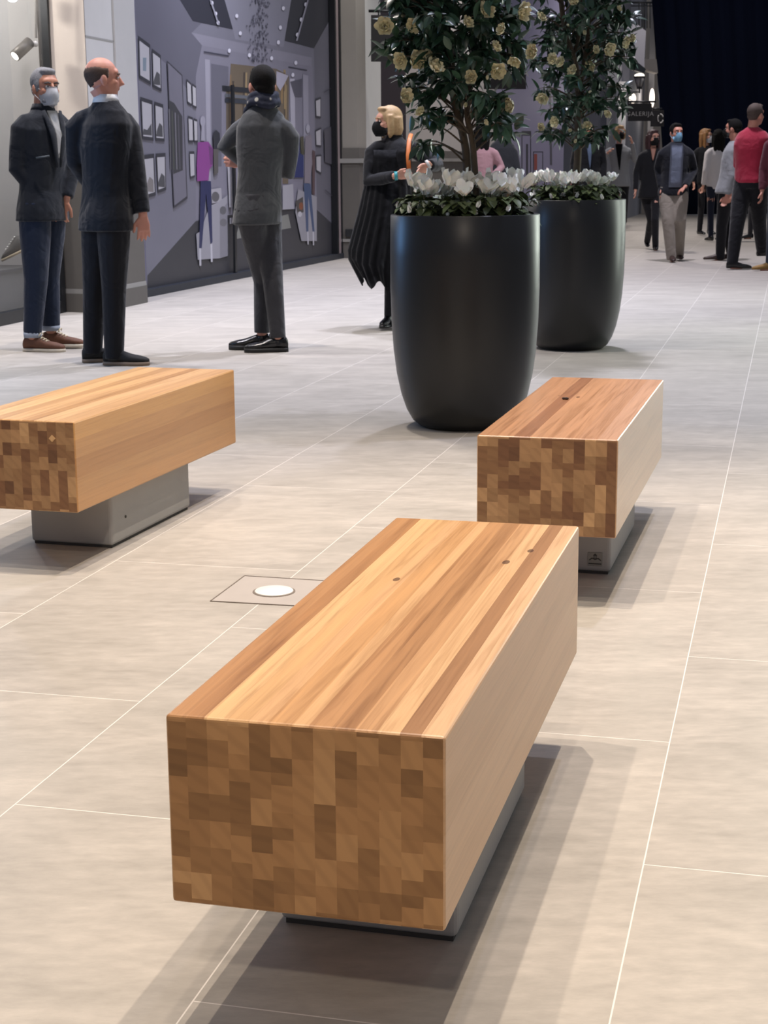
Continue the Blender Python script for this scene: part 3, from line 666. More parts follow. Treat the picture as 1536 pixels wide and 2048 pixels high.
bench('reddish wooden bench at the right in front of the near planter, plate on its base', .26021, 4.37766, -.26669, wood_mat('block_wood_right', T2, S1, W_B, ZB, ZT, E2, 8, .28), sticker=True)
LB = bench('pale wooden bench at the left, cut off by the left photo edge', -1.29359, 4.78034, -.28616, wood_mat('block_wood_left', T3, S3, W_B, ZB, ZT, E2, 14, .34), bolt=True)
bm = B(); dx, dz, r_ = W_B-.073, ZT-.052, .011
for k_ in (0,):
    pts = [(dx, dz+r_), (dx+r_, dz), (dx, dz-r_), (dx-r_, dz)]
    lo = [bm.verts.new((a, -.0025, b)) for a, b in pts]; hi = [bm.verts.new((a, .004, b)) for a, b in pts]; bm.faces.new(lo); bm.faces.new(hi[::-1])
    for i in range(4): bm.faces.new((lo[i], lo[(i+1) % 4], hi[(i+1) % 4], hi[i]))
obj('diamond_plug', bm, plain('pale_plug', '#c9a070', .5), LB)
# inset diamond plug on the end of left bench
# crumb on the right bench
p = G(1131, 799, ZT); bm = B()
for i in range(4): ball(bm, (p.x+random.uniform(-.006, .006), p.y+random.uniform(-.006, .006), ZT+.004), (.006, .004, .004), 8, 6)
tag(obj('wood_chip', bm, plain('dry_leaf', '#2c1c14', .8)), 'tiny dark dried scrap lying on the right bench top', 'debris')

# floor box with round cap
fa, fb, fc, fd = G(421, 1203), G(489, 1152.5), G(660, 1163), G(600, 1213)
fb_ = thing('floor_box', 'square tiled floor access cover with a round white cap beside the near bench', 'floor box', ((fa+fc)/2)[:])
SHIFT[0] = True
tile_in = plain('cover_tile', '#a69f98', .5, noise_amt=.08, scale=12)
bm = B(); prism(bm, [fa, fd, fc, fb], 0, .0012); obj('cover', bm, tile_in, fb_)
bm = B()
for p_, q_ in ((fa, fb), (fb, fc), (fc, fd), (fd, fa)): strip(p_, q_, .0035, 0, .0025, -.0018, bm)
obj('cover_frame', bm, plain('frame_brown', '#6d6359', .6), fb_)
cc = G(548, 1184); bm = B(); lathe(bm, [(.056, 0.0012), (.056, .004), (.054, .006), (.01, .0066)], 40, 0, (cc.x, cc.y)); obj('cap', bm, plain('cap_steel', '#d9d6d0', .45, metal=0.0, noise_amt=.02), fb_)
bm = B(); lathe(bm, [(.0615, .0012), (.0615, .0026)], 40, 0, (cc.x, cc.y)); obj('cap_ring', bm, plain('frame_brown', '#6d6359', .6), fb_)
SHIFT[0] = False

# ------------------------------------------------------------------ planters
potm = NT('black_lacquer'); potm.put(potm.b.inputs['Base Color'], lin('#0c0d0f')); potm.b.inputs['Roughness'].default_value = .36; potm.b.inputs['Specular IOR Level'].default_value = .5
R_, H_ = .34481, .98447
prof = [(.19, 0), (.215, .006), (.245, .03), (.274, .08), (.298, .15), (.320, .25), (.334, .36), (.343, .5), (.347, .65), (.3465, .8), (R_, H_-.004), (R_-.003, H_), (R_-.022, H_), (R_-.025, H_-.004), (R_-.028, H_-.07), (.02, H_-.071)]
soil = plain('potting_soil', '#241a12', .95, noise_amt=.4, scale=60, bump=.6)
def leafmat(name, a, b, rough, sc=9, spec=.5):
    t = NT(name); tc = t.n('ShaderNodeNewGeometry')
    rnd = t.n('ShaderNodeNewGeometry').outputs['Random Per Island']
    t.put(t.b.inputs['Base Color'], t.mix(rnd, lin(a), lin(b))); t.b.inputs['Roughness'].default_value = rough; t.b.inputs['Specular IOR Level'].default_value = spec
    return t.m
camellia = leafmat('camellia_leaf', '#192d21', '#3a5743', .33)
cycleaf = leafmat('cyclamen_leaf', '#222e1c', '#6a7a4d', .5)
petal_w = plain('cyclamen_petal', '#f4f4ee', .55, noise_amt=.03, sss=.15)
petal_c = plain('camellia_petal', '#d3cdaa', .6, noise_amt=.08, scale=60, sss=.1)
stemg = plain('stem_brown', '#4b4632', .7); bark = plain('camellia_bark', '#4e4335', .85, noise_amt=.25, scale=45, bump=.4)
def leaf(bm, p, d, up, L, Wd, mi=0, droop=.25, nseg=4):
    d = d.normalized(); s = d.cross(up).normalized(); u = s.cross(d).normalized(); prev = None
    for i in range(nseg+1):
        f = i/nseg; w = Wd*.5*math.sin(PI*min(1, f*.93+.05))**.75*(1-.25*f) if i < nseg else .0008
        c = p+d*L*f-u*L*droop*f*f; cur = (bm.verts.new(c+s*w+u*w*.28), bm.verts.new(c), bm.verts.new(c-s*w+u*w*.28))
        if prev:
            for a, b in ((0, 1), (1, 2)):
                f_ = bm.faces.new((prev[a], prev[b], cur[b], cur[a])); f_.smooth = True; f_.material_index = mi
        prev = cur
def rv(): 
    while True:
        v = Vector((random.uniform(-1, 1), random.uniform(-1, 1), random.uniform(-1, 1)))
        if .1 < v.length < 1: return v.normalized()
def petal(bm, p, d, out, L, Wd, curl=.5, cup=.25, n=5, m=4):
    d = d.normalized(); s = d.cross(out).normalized(); o = s.cross(d).normalized(); o = o if o.dot(out) > 0 else -o; rows = []
    for i in range(n+1):
        f = i/n; w = Wd*.5*(math.sin(PI*(.12+.76*f))**.8)
        row = []
        for j in range(m+1):
            g = 2*j/m-1
            row.append(bm.verts.new(p+d*L*f+s*w*g+o*(curl*L*f*f-cup*w*(1-g*g)+.004*math.sin(9*g+f*5))))
        rows.append(row)
    for a, b in zip(rows, rows[1:]):
        for j in range(m): bm.faces.new((a[j], a[j+1], b[j+1], b[j])).smooth = True
def cyc_flower(closed=False):
    bm = B(); n = 5
    for i in range(n):
        a = 2*PI*i/n+random.uniform(-.2, .2); out = Vector((math.cos(a), math.sin(a), 0))
        if closed: petal(bm, out*.004, Vector((out.x*.15, out.y*.15, 1)), out, .045, .026, -.15, .5)
        else: petal(bm, out*.006, Vector((out.x*.75, out.y*.75, .85)), out, random.uniform(.05, .062), .046, -.18+random.uniform(-.25, .2), .25)
    me = bpy.data.meshes.new('flower'); bm.to_mesh(me); bm.free(); me.materials.append(petal_w); return me
CF = [cyc_flower() for _ in range(6)]+[cyc_flower(True) for _ in range(2)]
def cam_flower():
    bm = B()
    for ring, (n, L, el, w) in enumerate(((6, .040, .38, .038), (6, .033, .8, .032), (5, .024, 1.2, .022))):
        for i in range(n):
            a = 2*PI*i/n+ring*.5; out = Vector((math.cos(a), math.sin(a), 0))
            petal(bm, out*.003, out*math.cos(el)+Vector((0, 0, math.sin(el))), Vector((-out.x*.5, -out.y*.5, 1)), L*random.uniform(.85, 1.1), w, random.uniform(.0, .35), .2)
    me = bpy.data.meshes.new('blossom'); bm.to_mesh(me); bm.free(); me.materials.append(petal_c); return me
CM = [cam_flower() for _ in range(5)]
def bud_mesh():
    bm = B(); ball(bm, (0, 0, .008), (.008, .008, .011), 10, 8); me = bpy.data.meshes.new('bud'); bm.to_mesh(me); bm.free(); me.materials.append(petal_c); return me
BUD = bud_mesh()
def child(name, me, parent, loc, rot, sc=1.0):
    o = bpy.data.objects.new(name, me); C.objects.link(o); o.parent = parent; o.location = loc; o.rotation_euler = rot; o.scale = (sc,)*3; return o
def planter(label, x, y):
    t = thing('planter', label, 'planter', (x, y, 0))
    bm = B(); lathe(bm, prof, 96); obj('pot', bm, potm.m, t, True)
    bm = B(); lathe(bm, [(R_-.03, H_-.075), (R_-.03, H_-.055), (.01, H_-.045)], 48); obj('soil', bm, soil, t)
    return t
PL = [(.38582, 7.47789), (1.26931, 10.7278)]
planter('tall black rounded planter standing nearer, behind the right bench', *PL[0])
planter('tall black rounded planter standing farther back to the right', *PL[1])
def cyclamen(label, x, y, z, grp, nf, hmax, small=False):
    t = thing('cyclamen', label, 'plant', (x, y, z), 0, grp)
    bm = B()
    for i in range(46):
        a = random.uniform(0, 2*PI); r = random.uniform(.01, .078); h = random.uniform(.05, .155)-r*.4
        p = Vector((r*math.cos(a), r*math.sin(a), h)); d = Vector((math.cos(a), math.sin(a), random.uniform(-.4, .25)))
        leaf(bm, p-d*.01, d, Vector((0, 0, 1)), random.uniform(.045, .065), random.uniform(.04, .055), 0, .35)
    obj('foliage', bm, cycleaf, t)
    bm = B(); spots = []
    for i in range(nf):
        a = random.uniform(0, 2*PI); r = random.uniform(.02, .075); h = random.uniform(.12, hmax)
        q = Vector((r*math.cos(a), r*math.sin(a), h)); spots.append(q)
        tube(bm, catmull([Vector((q.x*.3, q.y*.3, 0)), Vector((q.x*.8, q.y*.8, h*.6)), q], 3), .0018, 5)
    for i in range(2):
        a = random.uniform(0, 2*PI); q = Vector((.085*math.cos(a), .085*math.sin(a), random.uniform(.08, .12))); spots.append((q,)); tube(bm, [Vector((0, 0, .02)), q], .0016, 5)
    obj('stem', bm, stemg, t)
    for q in spots:
        if isinstance(q, tuple): child('flower', random.choice(CF[6:]), t, q[0], (random.uniform(2.2, 3.6), random.uniform(-.5, .5), 0), .8)
        else: child('flower', random.choice(CF[:6]), t, q, (random.uniform(-.45, .45), random.uniform(-.45, .45), random.uniform(0, 6)), random.uniform(1.0, 1.3))
ORD = ['first', 'second', 'third', 'fourth', 'fifth', 'sixth', 'seventh', 'eighth']
def bed(ip, ring, grp, which, nf):
    x, y = PL[ip]; spots = []
    for ri, (r, n) in enumerate(ring):
        for i in range(n):
            a = 2*PI*i/n+random.uniform(-.15, .15)+r*7
            row = 'trunk' if ri else ('front' if math.sin(a) < 0 else 'back'); spots.append((row, r*math.cos(a), r*math.sin(a)))
    for row in ('front', 'back', 'trunk'):
        for k, (_, px, py) in enumerate(sorted([q for q in spots if q[0] == row], key=lambda q: q[1])):
            place = {'front': 'at the front rim', 'back': 'at the back rim', 'trunk': 'beside the trunk'}[row]
            cyclamen('white cyclamen in the %s planter %s, %s from the left' % (which, place, ORD[k]), x+px, y+py, H_-.05, grp, nf, .185)
random.seed(21)
bed(0, ((.235, 11), (.115, 5)), 'cyclamens in the near planter', 'nearer', 2)
bed(1, ((.235, 11), (.115, 4)), 'cyclamens in the far planter', 'farther', 2)

def camellia_tree(label, ip, trunks, clusters, flowers, cen, seed):
    random.seed(seed)
    x, y = PL[ip]; t = thing('camellia_tree', label, 'tree', (x, y, H_-.05)); base = Vector((x, y, H_-.05))
    tops = []
    for pts, rad in trunks:
        bm = B(); pp = catmull(pts, 5); tube(bm, [p-base for p in pp], [rad*(1-.45*i/(len(pp)-1)) for i in range(len(pp))], 10); obj('trunk', bm, bark, t, True); tops += pp
    bb = B(); fl = B(); tips = []
    for c in clusters:
        cand = sorted(tops, key=lambda q: math.hypot(q.x-c.x, q.y-c.y)+3*abs(q.z-(c.z-.08)))[0]
        mid = cand.lerp(c, .55)+Vector((random.uniform(-.03, .03), random.uniform(-.03, .03), .04))
        path = catmull([cand, mid, c], 4); tube(bb, [p-base for p in path], [.0055-.0038*i/(len(path)-1) for i in range(len(path))], 5)
        for j in range(random.randint(8, 12)):
            f = random.uniform(.45, 1.0); q = path[min(len(path)-1, int(f*len(path)))]
            ax_ = (c-cand); ax_.z = 0
            d = (rv()*.9+ax_.normalized()*.35+Vector((0, 0, -.35))).normalized()
            leaf(fl, q+rv()*.018-base, d, (rv()+Vector((0, 0, 1.6))).normalized(), random.uniform(.062, .095), random.uniform(.032, .045), 0, .22)
        tips.append(c)
    obj('branches', bb, bark, t, True); obj('foliage', fl, camellia, t)
    for q, sc, facing in flowers:
        d = Vector(facing).normalized(); o = child('blossom', random.choice(CM), t, q-base, d.to_track_quat('Z', 'Y').to_euler(), sc)
    for k in range(10):
        q = random.choice(tips); child('bud', BUD, t, q-base+rv()*.03, (random.uniform(0, 1.5), 0, random.uniform(0, 6)), 1)
def crown(ip, ua, ub, seedn, vlow, nden, spec):
    random.seed(seedn); out = []; x, y = PL[ip]
    # spec: list of (v0, v1, uleft, uright, n)
    for v0, v1, ul, ur, n in spec:
        for i in range(n):
            u = random.uniform(ul, ur); v = random.uniform(v0, v1); half = (ur-ul)/2; f = (u-(ul+ur)/2)/half
            dy = random.uniform(-1, 1)*.38*math.sqrt(max(.05, 1-f*f)); out.append(at(u, v, y+dy))
    return out
y0 = PL[0][1]
tr0 = [([Vector((PL[0][0]+.005, y0, H_-.06)), at(934, 330, y0), at(926, 270, y0+.02), at(908, 200, y0+.02), at(902, 120, y0), at(893, 40, y0), at(880, -60, y0), at(885, -220, y0)], .021),
       ([Vector((PL[0][0]+.06, y0-.03, H_-.06)), at(949, 330, y0-.04), at(944, 280, y0-.04), at(934, 225, y0-.03), at(940, 150, y0), at(952, 70, y0), at(960, -20, y0), at(965, -200, y0)], .0165)]
cl0 = crown(0, 0, 0, 5, 0, 0, [(-330, -60, 780, 1060, 60), (-60, 40, 772, 1055, 46), (30, 110, 765, 1050, 50), (100, 170, 785, 1045, 34), (170, 225, 800, 1050, 17), (215, 265, 815, 880, 6), (228, 275, 960, 1035, 6), (265, 300, 820, 850, 2)])
fl0 = [((769, 53), 1.15), ((828, 48), 1.0), ((804, 120), 1.1), ((831, 118), 1.25), ((867, 134), 1.15), ((810, 192), 1.0), ((944, 155), .9), ((995, 140), 1.1), ((1022, 208), 1.0), ((969, 22), 1.1), ((1042, 20), 1.2), ((1005, 60), .8), ((990, 95), .8), ((933, 45), .8), ((860, 110), .8), ((842, 225), .7), ((1030, 120), .8), ((1067, 105), 1.0), ((970, 245), .4), ((933, 210), .35)]
def fplace(lst, Y, fac, dmin=.30, dmax=.40):
    o = []
    for (u, v), s in lst:
        rr_ = at(u, v, Y-fac*random.uniform(.20, .34)); o.append((rr_, s*.95, (random.uniform(-1.5, 1.5), -1, random.uniform(-1.1, .9))))
    return o
camellia_tree('camellia tree with cream blossoms growing from the nearer planter', 0, tr0, cl0, fplace(fl0, y0, 1), None, 31)
y1 = PL[1][1]
tr1 = [([Vector((PL[1][0], y1, H_-.06)), at(1155, 320, y1), at(1156, 240, y1), at(1158, 180, y1), at(1148, 120, y1), at(1130, 60, y1), at(1120, -30, y1), at(1118, -150, y1)], .027),
       ([at(1157, 200, y1), at(1163, 160, y1+.02), at(1172, 100, y1+.05), at(1180, 30, y1+.05), at(1192, -80, y1)], .017), ([at(1156, 190, y1), at(1145, 120, y1+.05), at(1160, 60, y1+.1), at(1155, -60, y1+.1)], .015)]
cl1 = crown(1, 0, 0, 9, 0, 0, [(-200, -40, 1060, 1270, 50), (-40, 40, 1062, 1268, 40), (30, 100, 1065, 1272, 36), (90, 160, 1062, 1272, 36), (160, 220, 1070, 1255, 28), (215, 275, 1075, 1235, 16), (270, 300, 1110, 1215, 5)])
fl1 = [((1080, 35), 1.0), ((1107, 118), 1.1), ((1124, 125), 1.1), ((1147, 142), 1.15), ((1182, 130), 1.1), ((1217, 95), 1.3), ((1249, 82), 1.15), ((1190, 100), .8), ((1086, 195), 1.1), ((1112, 243), 1.1), ((1175, 254), 1.0), ((1080, 255), .8), ((1237, 18), .6), ((1146, 4), 1.1), ((1217, 226), .8), ((1171, 64), .5), ((1268, 75), .8), ((1140, 262), .4), ((1152, 283), .4)]
camellia_tree('camellia tree with cream blossoms growing from the farther planter', 1, tr1, cl1, fplace(fl1, y1, 1), None, 32)

# ------------------------------------------------------------------ people
Z = Vector((0, 0, 1))
def skin(name, col): return plain('skin_'+name, col, .55, noise_amt=.08, scale=25, sss=.08)
def organic(name, bm, mat, parent, vox, sm=4, label=None, fac=.5):
    o = obj(name, bm, mat, parent, False, label)
    m = o.modifiers.new('r', 'REMESH'); m.mode = 'VOXEL'; m.voxel_size = vox; m.use_smooth_shade = True
    if sm: s = o.modifiers.new('s', 'SMOOTH'); s.iterations = sm; s.factor = fac
    dg = bpy.context.evaluated_depsgraph_get(); me = bpy.data.meshes.new_from_object(o.evaluated_get(dg)); o.modifiers.clear()
    old = o.data; o.data = me; bpy.data.meshes.remove(old); me.name = name
    if not me.materials: me.materials.append(mat)
    me.polygons.foreach_set('use_smooth', [True]*len(me.polygons))
    return o
def hand(bm, wr, d, side, s=1.0, curl=.5, thumb=1):
    """wr wrist, d direction of the hand, side = across the palm towards the thumb"""
    d = d.normalized(); side = (side-d*side.dot(d)).normalized(); nrm = d.cross(side)*thumb
    tube(bm, [wr-d*.03*s, wr, wr+d*.05*s, wr+d*.088*s], [(.027*s, .02*s), (.028*s, .018*s), (.040*s, .015*s), (.038*s, .013*s)], 12, flat=side)
    for i, (L, r) in enumerate(((.070, .0088), (.078, .009), (.073, .0088), (.058, .0078))):
        o = (1.5-i)*.0205*s; p = wr+d*(.085-.004*abs(i-1.2))*s+side*o; dd = (d+side*(1.5-i)*.05).normalized(); pts = [p]; ang = 0
        for j, fr in enumerate((.42, .32, .26)):
            ang += curl*(.7+.2*j); v = dd*math.cos(ang)+nrm*math.sin(ang); pts.append(pts[-1]+v*L*fr*s)
        tube(bm, pts, [r*s, r*.98*s, r*.9*s, r*.7*s], 8)
    p = wr+d*.02*s+side*.025*s; v = (d*.75+side*.6+nrm*.35).normalized(); v2 = (d*.95+side*.15+nrm*.4).normalized()
    tube(bm, [p, p+v*.04*s, p+v*.04*s+v2*.03*s, p+v*.04*s+v2*.052*s], [.013*s, .0115*s, .0105*s, .008*s], 8)
def head_geo(bm, c, yaw, tilt, s, male=True):
    M = Matrix.Rotation(yaw, 3, 'Z') @ Matrix.Rotation(tilt, 3, 'X')
    P = lambda x, y, z: c+M@Vector((x*s, y*s, z*s))
    ball(bm, P(0, -.012, .03), Vector((.077, .097, .092))*s, 20, 14, M)
    ball(bm, P(0, .022, -.03), Vector((.064, .072, .082))*s, 18, 12, M)
    ball(bm, P(0, .040, -.078), Vector((.046 if male else .040, .045, .034))*s, 14, 10, M)
    ball(bm, P(0, .070, .035), Vector((.055, .022, .03))*s, 12, 8, M)
    tube(bm, [P(0, .088, .018), P(0, .102, -.008), P(0, .114, -.026), P(0, .092, -.036)], [.009*s, .011*s, .015*s, .010*s], 10)
    ball(bm, P(0, .087, -.056), Vector((.024, .010, .009))*s, 10, 8, M)
    for k in (-1, 1):
        ball(bm, P(k*.040, .065, -.022), Vector((.020, .018, .018))*s, 10, 8, M)
        ball(bm, P(k*.079, -.006, -.012), Vector((.010, .020, .032))*s, 10, 8, M)
    return M, P
def ring(c, yaw, rx, ry, f=0.0):
    rt = Vector((math.cos(yaw), math.sin(yaw), 0)); fw = Vector((-math.sin(yaw), math.cos(yaw), 0)); return (c+fw*f, rt*rx, fw*ry)
def person(label, base, H, yaw, head_yaw, J, cl, vox=.012, tilt=0.0, headpos=None, male=True):
    """J: world joints - pelvis, neck, Lkne Lank Rkne Rank (toe dirs Ltoe/Rtoe), Lelb Lwri Relb Rwri; missing ones take a plain standing stance"""
    s = H/1.8; base = Vector((base[0], base[1], 0))
    t = thing('person', label, 'person', base[:]); SHIFT[0] = True
    rt = Vector((math.cos(yaw), math.sin(yaw), 0)); fw = Vector((-math.sin(yaw), math.cos(yaw), 0))
    g = lambda k, d: Vector(J[k]) if k in J else d
    pel = g('pelvis', base+Z*.95*s); nk = g('neck', base+Z*1.50*s)
    ty = J.get('toeyaw', yaw); tfw = Vector((-math.sin(ty), math.cos(ty), 0)); trt = Vector((math.cos(ty), math.sin(ty), 0))
    hy = J.get('hipyaw', (yaw+ty)/2); hrt = Vector((math.cos(hy), math.sin(hy), 0))
    wsh = .185 if male else .155
    hips = {k: pel+hrt*sg*.088*s-Z*.03*s for k, sg in (('L', -1), ('R', 1))}
    ank = {k: g(k+'ank', base+trt*sg*.10*s+Z*.085*s) for k, sg in (('L', -1), ('R', 1))}
    kne = {k: g(k+'kne', hips[k].lerp(ank[k], .52)+tfw*.02*s) for k in 'LR'}
    sh = {k: g(k+'sho', nk+rt*sg*wsh*s-Z*.045*s)-Z*.035*s for k, sg in (('L', -1), ('R', 1))}
    elb = {k: g(k+'elb', sh[k]+rt*sg*.06*s-Z*.29*s-fw*.03*s) for k, sg in (('L', -1), ('R', 1))}
    wri = {k: g(k+'wri', elb[k]+fw*.06*s-Z*.25*s-rt*sg*.0*s) for k, sg in (('L', -1), ('R', 1))}
    hc = headpos or nk+Z*.165*s+fw*.02*s
    def spine(f): return pel.lerp(nk, f)
    # body
    bm = B(); M, P = head_geo(bm, hc, head_yaw, tilt, s*1.0, male)
    tube(bm, [nk-Z*.06*s, nk+Z*.02*s, P(0, -.026, -.045)], [.064*s if male else .05*s, .059*s if male else .046*s, .062*s if male else .048*s], 14)
    rings = [(-.12, .13, .09), (0, .15, .10), (.25, .13, .092), (.5, .145, .105), (.75, .16, .105), (.9, .13, .085), (1.0, .06, .06)]
    kx = 1 if male else .86
    loft(bm, [ring(spine(f), yaw, a*s*kx, b*s*kx) for f, a, b in rings], 18)
    for k in 'LR':
        tube(bm, [hips[k]+Z*.04*s, hips[k].lerp(kne[k], .5), kne[k], kne[k].lerp(ank[k], .35), ank[k]], [.085*s*kx, .072*s*kx, .052*s*kx, .05*s*kx, .034*s], 12)
        fd = g(k+'toe', tfw).normalized()
        tube(bm, [ank[k]-Z*.0, ank[k]-Z*.035*s-fd*.01*s, ank[k]-Z*.04*s+fd*.07*s, ank[k]-Z*.045*s+fd*.12*s], [.030*s, .024*s, .020*s, .012*s], 10)
        tube(bm, [sh[k], sh[k].lerp(elb[k], .5), elb[k], elb[k].lerp(wri[k], .4), wri[k]], [.042*s*kx, .040*s*kx, .036*s*kx, .034*s*kx, .024*s], 12)
        hd = g(k+'hand', wri[k]-elb[k]).normalized(); thumbdir = g(k+'thumb', fw)
        hand(bm, wri[k], hd, thumbdir, s*(1 if male else .9), J.get(k+'curl', .45), 1 if (k == 'R') else -1)
    body = organic('body', bm, cl['skin'], t, vox*.62, 2, fac=.35)
    # trousers
    if 'trousers' in cl:
        bm = B(); tr, tc_ = cl['trousers'], cl.get('slim', 1.0)
        loft(bm, [ring(spine(f), hy, a*s*kx, b*s*kx) for f, a, b in ((-.14, .155, .118), (0, .172, .125), (.14, .158, .112))], 18)
        for k in 'LR':
            e = ank[k]+Z*cl.get('cuff', -.01)
            tube(bm, [hips[k]+Z*.05*s, hips[k].lerp(kne[k], .35), kne[k], kne[k].lerp(e, .5), e], [.105*s*kx, .094*s*kx*tc_, .072*s*tc_, .064*s*tc_, .056*s*tc_], 14)
        organic('trousers', bm, tr, t, vox, 3)
    if 'turnup' in cl:
        for k in 'LR':
            bm = B(); e = ank[k]+Z*cl.get('cuff', 0); tube(bm, [e-Z*.03, e+Z*.005], [.058*s, .06*s], 16); obj('trouser_turn_up', bm, cl['turnup'], t, True)
    # shoes
    for k in 'LR':
        fd = g(k+'toe', tfw); fl_ = Vector((fd.x, fd.y, 0)).normalized(); lift = fd.z
        sd = Vector((-fl_.y, fl_.x, 0)); hl = ank[k]-fl_*.065*s-Z*.085*s; fdn = (fl_+Z*lift).normalized(); ups = fdn.cross(sd)*-1; ups = ups if ups.z > 0 else -ups
        Ls = .285*s*(1 if male else .87); wS = 1 if male else .82
        hl.z = max(hl.z, .0); 
        pr = ((0, .024, .058), (.05, .034, .083), (.22, .037, .092), (.42, .037, .075), (.6, .044, .056), (.8, .044, .045), (.93, .032, .036), (1.0, .012, .026))
        bm = B(); loft(bm, [(hl+fdn*Ls*f+ups*(.015+h_*s*.5), sd*w*s*wS, ups*h_*s*.52) for f, w, h_ in pr], 16)
        tube(bm, [ank[k]-Z*.03*s, ank[k]+Z*.005*s], [.042*s, .04*s], 12)
        sho = organic('shoe', bm, cl['shoe'], t, vox*.6, 2)
        if vox < .016:
            bm = B(); n_ = len(pr); out = [(f, w*1.08) for f, w, h_ in pr]
            pts = [hl+fdn*Ls*f+sd*w*s*wS for f, w in out]+[hl+fdn*Ls*f-sd*w*s*wS for f, w in reversed(out)]
            lo = [bm.verts.new(p+ups*.001) for p in pts]; hi = [bm.verts.new(p+ups*cl.get('solez', .022)) for p in pts]; bm.faces.new(lo[::-1]); bm.faces.new(hi)
            for i in range(len(pts)): bm.faces.new((lo[i], lo[(i+1) % len(pts)], hi[(i+1) % len(pts)], hi[i]))
            so2 = obj('sole', bm, cl.get('sole', cl['shoe']), sho, True)
            SHIFT[0] and setattr(so2, 'location', (0, 0, 0))
            if 'laces' in cl:
                bm = B()
                for i in range(5):
                    p = hl+fdn*Ls*(.34+.06*i)+ups*(.105-.009*i)*s; tube(bm, [p-sd*.026*s, p+ups*.006, p+sd*.026*s], .004, 6)
                p = hl+fdn*Ls*.36+ups*.108*s
                for q_ in (-1, 1): tube(bm, [p, p+sd*.02*q_+fdn*.03+ups*.014, p+sd*.035*q_+fdn*.02-ups*.004], .0035, 6)
                l2 = obj('laces', bm, cl['laces'], sho, True); l2.location = (0, 0, 0)
    # coat / jacket / top
    kind, jm = cl['top']
    prof_ = {'jacket': ((-.17, .206, .150), (-.05, .202, .148), (.15, .174, .128), (.35, .168, .126), (.6, .182, .134), (.8, .188, .126), (.92, .150, .098), (.985, .095, .078), (1.03, .070, .068)),
             'sweater': ((-.04, .178, .130), (.02, .19, .138), (.15, .182, .132), (.35, .180, .132), (.6, .195, .138), (.8, .198, .128), (.92, .155, .10), (.985, .09, .075), (1.02, .068, .066)),
             'blazer': ((-.15, .185, .135), (0, .180, .13), (.2, .160, .12), (.4, .160, .122), (.62, .175, .13), (.8, .178, .118), (.92, .145, .095), (.985, .09, .07), (1.01, .06, .06))}[kind]
    bm = B(); kk = kx if kind != 'blazer' else 1.0
    kk *= cl.get('tw', 1.0)
    loft(bm, [ring(spine(f), yaw if f > .5 else (hy if f < .1 else yaw+(hy-yaw)*.5), a*s*kk, b*s*kk) for f, a, b in prof_], 22)
    sr = cl.get('sleeve', 1.0)*s*kx
    for k in 'LR':
        q = wri[k]-(wri[k]-elb[k]).normalized()*cl.get('sleeve_cut', .02)
        tube(bm, [sh[k].lerp(nk-Z*.04*s, .55), sh[k].lerp(nk-Z*.04*s, .22), sh[k].lerp(elb[k], .08), sh[k].lerp(elb[k], .5), elb[k], elb[k].lerp(q, .5), q], [.052*sr, .060*sr, .063*sr, .059*sr, .052*sr, .047*sr, .042*sr], 14)
    top_o = organic({'jacket': 'jacket', 'sweater': 'sweater', 'blazer': 'blazer'}[kind] if 'topname' not in cl else cl['topname'], bm, jm, t, vox, 3)
    if 'skirt' in cl:
        bm = B(); rows = []; NS = 120
        R_s = cl['skirt']
        for i in range(len(R_s)*3-2):
            f = i/3; k0_ = int(f); k1_ = min(k0_+1, len(R_s)-1); g_ = f-k0_; c_, a_v, b_v = (R_s[k0_][q].lerp(R_s[k1_][q], g_) for q in range(3))
            am = .045*min(1, f/2.5); row = []
            for j in range(NS):
                th = 2*PI*j/NS; m_ = 1+am*math.sin(21*th+.8*math.sin(3*th)+f*.3)
                dz = Z*(.035*math.sin(7*th+1)*max(0, f-3.5)/1.5)
                row.append(bm.verts.new(c_+(a_v*math.cos(th)+b_v*math.sin(th))*m_+dz))
            rows.append(row)
        for a_, b_ in zip(rows, rows[1:]):
            for j in range(NS): bm.faces.new((a_[j], a_[(j+1) % NS], b_[(j+1) % NS], b_[j])).smooth = True
        bm.faces.new(rows[0]); bmesh.ops.solidify(bm, geom=bm.faces[:], thickness=.006)
        obj('coat_skirt', bm, jm, t, False)
    if 'shirt' in cl:     # shirt front and collar showing in the opening
        bm = B(); f0, f1, wd_ = cl.get('vneck', (.42, 1.0, .06))
        n_ = 8; vsr = []
        for i in range(n_+1):
            f = f0+(f1-f0)*i/n_; wv_ = wd_*s*(.12+.88*(i/n_)) if cl.get('vshape', True) else wd_*s
            ry = .143 if f < .75 else .143-(f-.75)*.26
            row = []
            for j in range(-3, 4):
                a = j/3*wv_; row.append(bm.verts.new(spine(f)+rt*a+fw*(ry*s*kk*math.sqrt(max(0, 1-(a/(.2*s))**2))+.006)))
            vsr.append(row)
        for a_, b_ in zip(vsr, vsr[1:]):
            for j in range(6): bm.faces.new((a_[j], a_[j+1], b_[j+1], b_[j])).smooth = True
        bmesh.ops.solidify(bm, geom=bm.faces[:], thickness=.008)
        obj('shirt', bm, cl['shirt'], t, True)
    if 'collar' in cl:
        bm = B(); rr_ = (.066 if male else .056)*s
        cr_ = [ring(nk+Z*(.0)*s, yaw, rr_*1.25, rr_*1.2, .0), ring(nk+Z*.045*s, yaw, rr_, rr_, .0)]
        loft(bm, cr_, 20); obj('collar', bm, cl['collar'], t, True)
